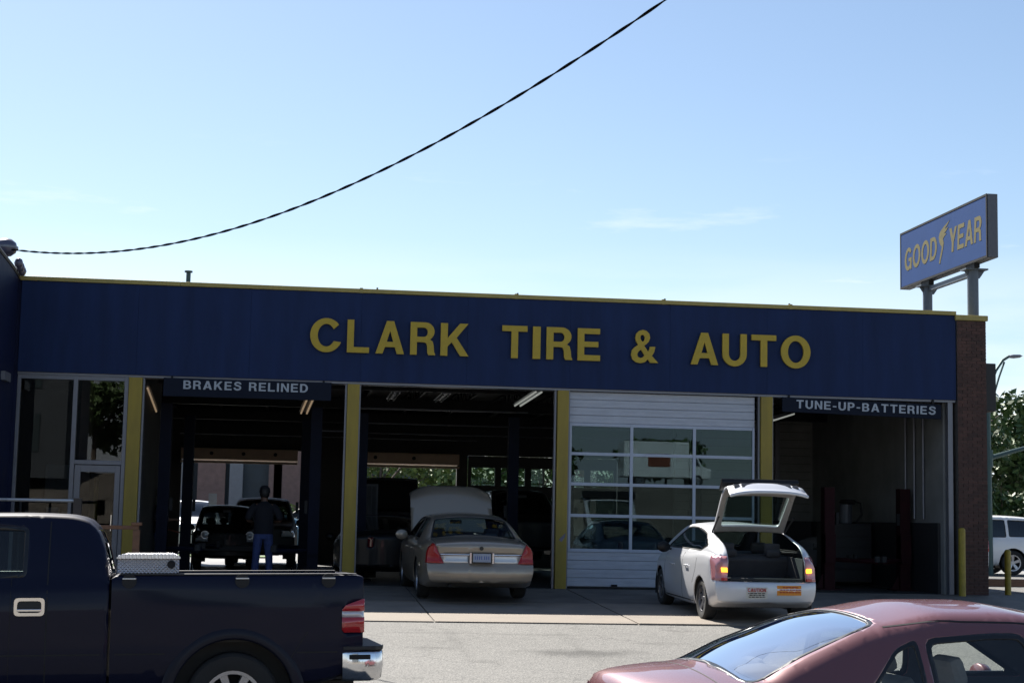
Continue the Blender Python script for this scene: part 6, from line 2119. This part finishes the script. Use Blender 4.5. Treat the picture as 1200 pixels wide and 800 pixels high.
def tree(x, y, h, rx, label, z=0.0, mat='leaf', n=7000, leaf=0.13, seed=1, group=None, trunk=True, cat='tree', name='tree', low=0.35):
    t = thing(name, label, cat, (x, y, z), 0, group)
    rz_ = h * (1 - low) / 2 * 1.05
    key = (n, leaf, seed, mat, round(rx / rz_, 1))
    if key not in crowns:
        me = crown_mesh('crown', rx, rz_, n, leaf, seed)
        me.materials.append(M[mat])
        crowns[key] = (me, rx)
    me, r0_ = crowns[key]
    o = link('crown', me, None, t)
    o.location = (0, 0, h - rz_)
    o.scale = (rx / r0_,) * 3
    o.rotation_euler = (0, 0, seed * 1.7 + x)
    if trunk:
        r = random.Random(seed)
        m = MB().tube([(0, 0, -0.2), (0.05, 0.02, h * 0.3), (0.0, 0.05, h * 0.55), (0.05, 0, h * 0.8)], [h * 0.028, h * 0.02, h * 0.013, h * 0.004], 8)
        for k in range(6):
            a = r.uniform(0, 6.28)
            z0 = h * r.uniform(0.3, 0.55)
            l = rx * r.uniform(0.5, 0.8)
            m.tube([(0, 0, z0), (l * 0.5 * math.cos(a), l * 0.5 * math.sin(a), z0 + l * 0.5), (l * math.cos(a), l * math.sin(a), z0 + l * 0.8)], [h * 0.012, h * 0.008, h * 0.003], 6)
        m.build('trunk', M['bark'], t)
    return t
def bush(x, y, h, rx, label, z=0.0, seed=3, mat='leaf2'):
    tree(x, y, h, rx, label, z, mat, 1600, 0.07, seed, 'clipped bushes behind the shop', False, 'bush', 'bush', low=0.1)
tree(23.6, 27.0, 6.0, 3.9, 'broad leafy tree beyond the white wagon at the right edge', n=14000, leaf=0.13, seed=11, low=0.02)
tree(28.3, 31.0, 7.3, 4.6, 'taller leafy tree farthest right behind the lamp post arm', n=12000, leaf=0.15, seed=12, low=0.05)
tree(20.4, 31.0, 4.9, 3.0, 'small tree low behind the lamp post', n=9000, low=0.02, leaf=0.12, seed=13)
tree(25.5, 25.5, 3.0, 2.6, 'low bushy tree directly behind the white wagon', n=6000, leaf=0.11, seed=19, low=0.0)
tree(-7.3, 26.0, 5.2, 2.6, 'leafy tree seen at the left of the first bay', mat='leaf2', n=4500, seed=14, leaf=0.12, low=0.15)
for i, (x, y, h, r_, lb) in enumerate(((3.0, 31, 4.6, 2.6, 'leftmost leafy tree behind the second bay'), (6.3, 32, 4.8, 2.7, 'leafy tree behind the middle of the second bay'), (9.6, 33, 4.6, 2.8, 'leafy tree behind the right of the second bay'), (13.0, 34, 4.8, 2.8, 'leafy tree behind the closed overhead door'))):
    tree(x, y, h, r_, lb, mat='leaf2', n=4500, leaf=0.12, seed=15 + i % 2, low=0.05)
for i, (px, lb) in enumerate(((303, 'round bush to the left of the standing person'), (326, 'round bush to the right of the standing person'), (343, 'small bush beside the lift post'), (388, 'round bush between the right lift post and the yellow column'))):
    p = at_px(px, 600, 36)
    bush(p.x, 36, (1.9, 2.0, 1.7, 1.8)[i] * 0.95, 0.95, lb, seed=30 + i % 2)
# building across the rear lot: dark glass between pink brick pilasters
bd = thing('far_building', 'dark glazed building with pink brick pilasters seen through the first bay', 'building', (-2, 44, 0))
MB().box(-14, 10.5, 0.3, 8, 0, 5.6).build('wall', M['bwall'], bd)
pil = [(246, 2), (258, 1), (318, 1), (336, 2)]
xsb = []
for px_ in (165, 190, 216, 247, 276, 322, 336, 366, 396):
    xsb.append(at_px(px_, 580, 44).x + 2)
for k, x in enumerate(xsb):
    w_ = 0.62 if k in (3, 6) else 0.3
    MB().box(x - w_, x + w_, -0.1, 0.29, 0, 5.6).build('pilaster', M['pink'] if k in (3, 5, 6) else M['frame'], bd)
for k in range(len(xsb) - 1):
    x0, x1 = xsb[k] + 0.65, xsb[k + 1] - 0.65
    if x1 - x0 < 0.5: continue
    w_ = MB().box(x0, x1, 0.22, 0.27, 0.8, 4.8).build('window', M['frame'], bd)
    for j in range(2):
        MB().box(x0 + 0.08, x1 - 0.08, 0.17, 0.215, 0.88 + j * 2.0, 2.72 + j * 2.0).build('pane', M['bglass'], w_)
MB().box(-14.1, 10.6, -0.3, 8.1, 5.61, 5.85).build('roof', M['steel'], bd)
sgn = thing('lot_sign', 'small pale sign on a post behind the black off-roader', 'sign', (at_px(249, 590, 22).x, 22, 0))
MB().tube([(0, 0, 0), (0, 0, 1.5)], 0.03, 8).build('post', M['steel'], sgn)
MB().box(-0.13, 0.13, -0.03, 0.0, 1.45, 1.95).build('plate', M['frame'], sgn)

# ------------------------------------------------------------ across the street (behind the camera, seen in the glass)
for i, (x, y, h, r_) in enumerate(((-24, -92, 5.6, 4.0), (-9, -96, 4.6, 3.6), (6, -99, 3.8, 4.2), (17, -95, 3.6, 4.5), (28, -92, 4.2, 4.0), (-38, -90, 5.5, 4), (42, -98, 5, 4.5))):
    tree(x, y, h, r_, ('round tree across the street, %s' % ('far left', 'left of the middle', 'in the middle', 'right of the middle', 'far right', 'leftmost of the row', 'rightmost of the row')[i]), z=3.7, n=3500, leaf=0.26, seed=50 + i % 2, low=0.1)
xr_ = pix(84, 500, 60).x
db = thing('tall_street_building', 'tall dark grey building across the street, mirrored in the tall shop window', 'building', (xr_, -58, 3.0))
MB().box(-22, 0, -9, 0, 0, 15).build('wall', M['bwall'], db)
MB().box(-22.3, 0.3, -9.2, 0.25, 15.01, 15.5).build('roof', M['steel'], db)
for k in range(5):
    for j in range(4):
        MB().box(-20 + k * 4.1, -17.8 + k * 4.1, 0.01, 0.06, 1.4 + j * 3.4, 3.4 + j * 3.4).build('window', M['bglass'], db)
_t = pix(110, 515, 92).x
tree(_t, -92, 8.2, 3.6, 'taller dark tree across the street, mirrored in the pane over the entrance', z=3.7, n=4500, leaf=0.26, seed=51, low=0.1)
vx = pix(760, 550, 72).x
vn = thing('box_van', 'white box van across the street, mirrored in the garage door panes', 'van', (vx, -68, 3.52))
MB().box(-2.6, 1.5, -1.0, 1.0, 0.55, 2.75).build('box', M['white'], vn, bev=0.05)
MB().prism([(1.55, 0.5), (2.9, 0.5), (2.95, 1.1), (2.35, 1.3), (2.0, 2.0), (1.55, 2.05)], -0.95, 0.95, 'Y').build('cab', M['white'], vn, bev=0.06)
MB().prism([(1.75, 1.3), (2.2, 1.3), (1.95, 1.85), (1.75, 1.85)], 0.951, 0.97, 'Y').build('cab_window', M['bglass'], vn)
MB().box(-1.1, 0.3, 1.002, 1.012, 1.2, 2.0).build('side_mark', M['vanred'], vn)
for x in (-1.6, 2.0):
    for s in (1, -1):
        make_wheel(vn, x, s * 0.85, 0.38, 0.25)
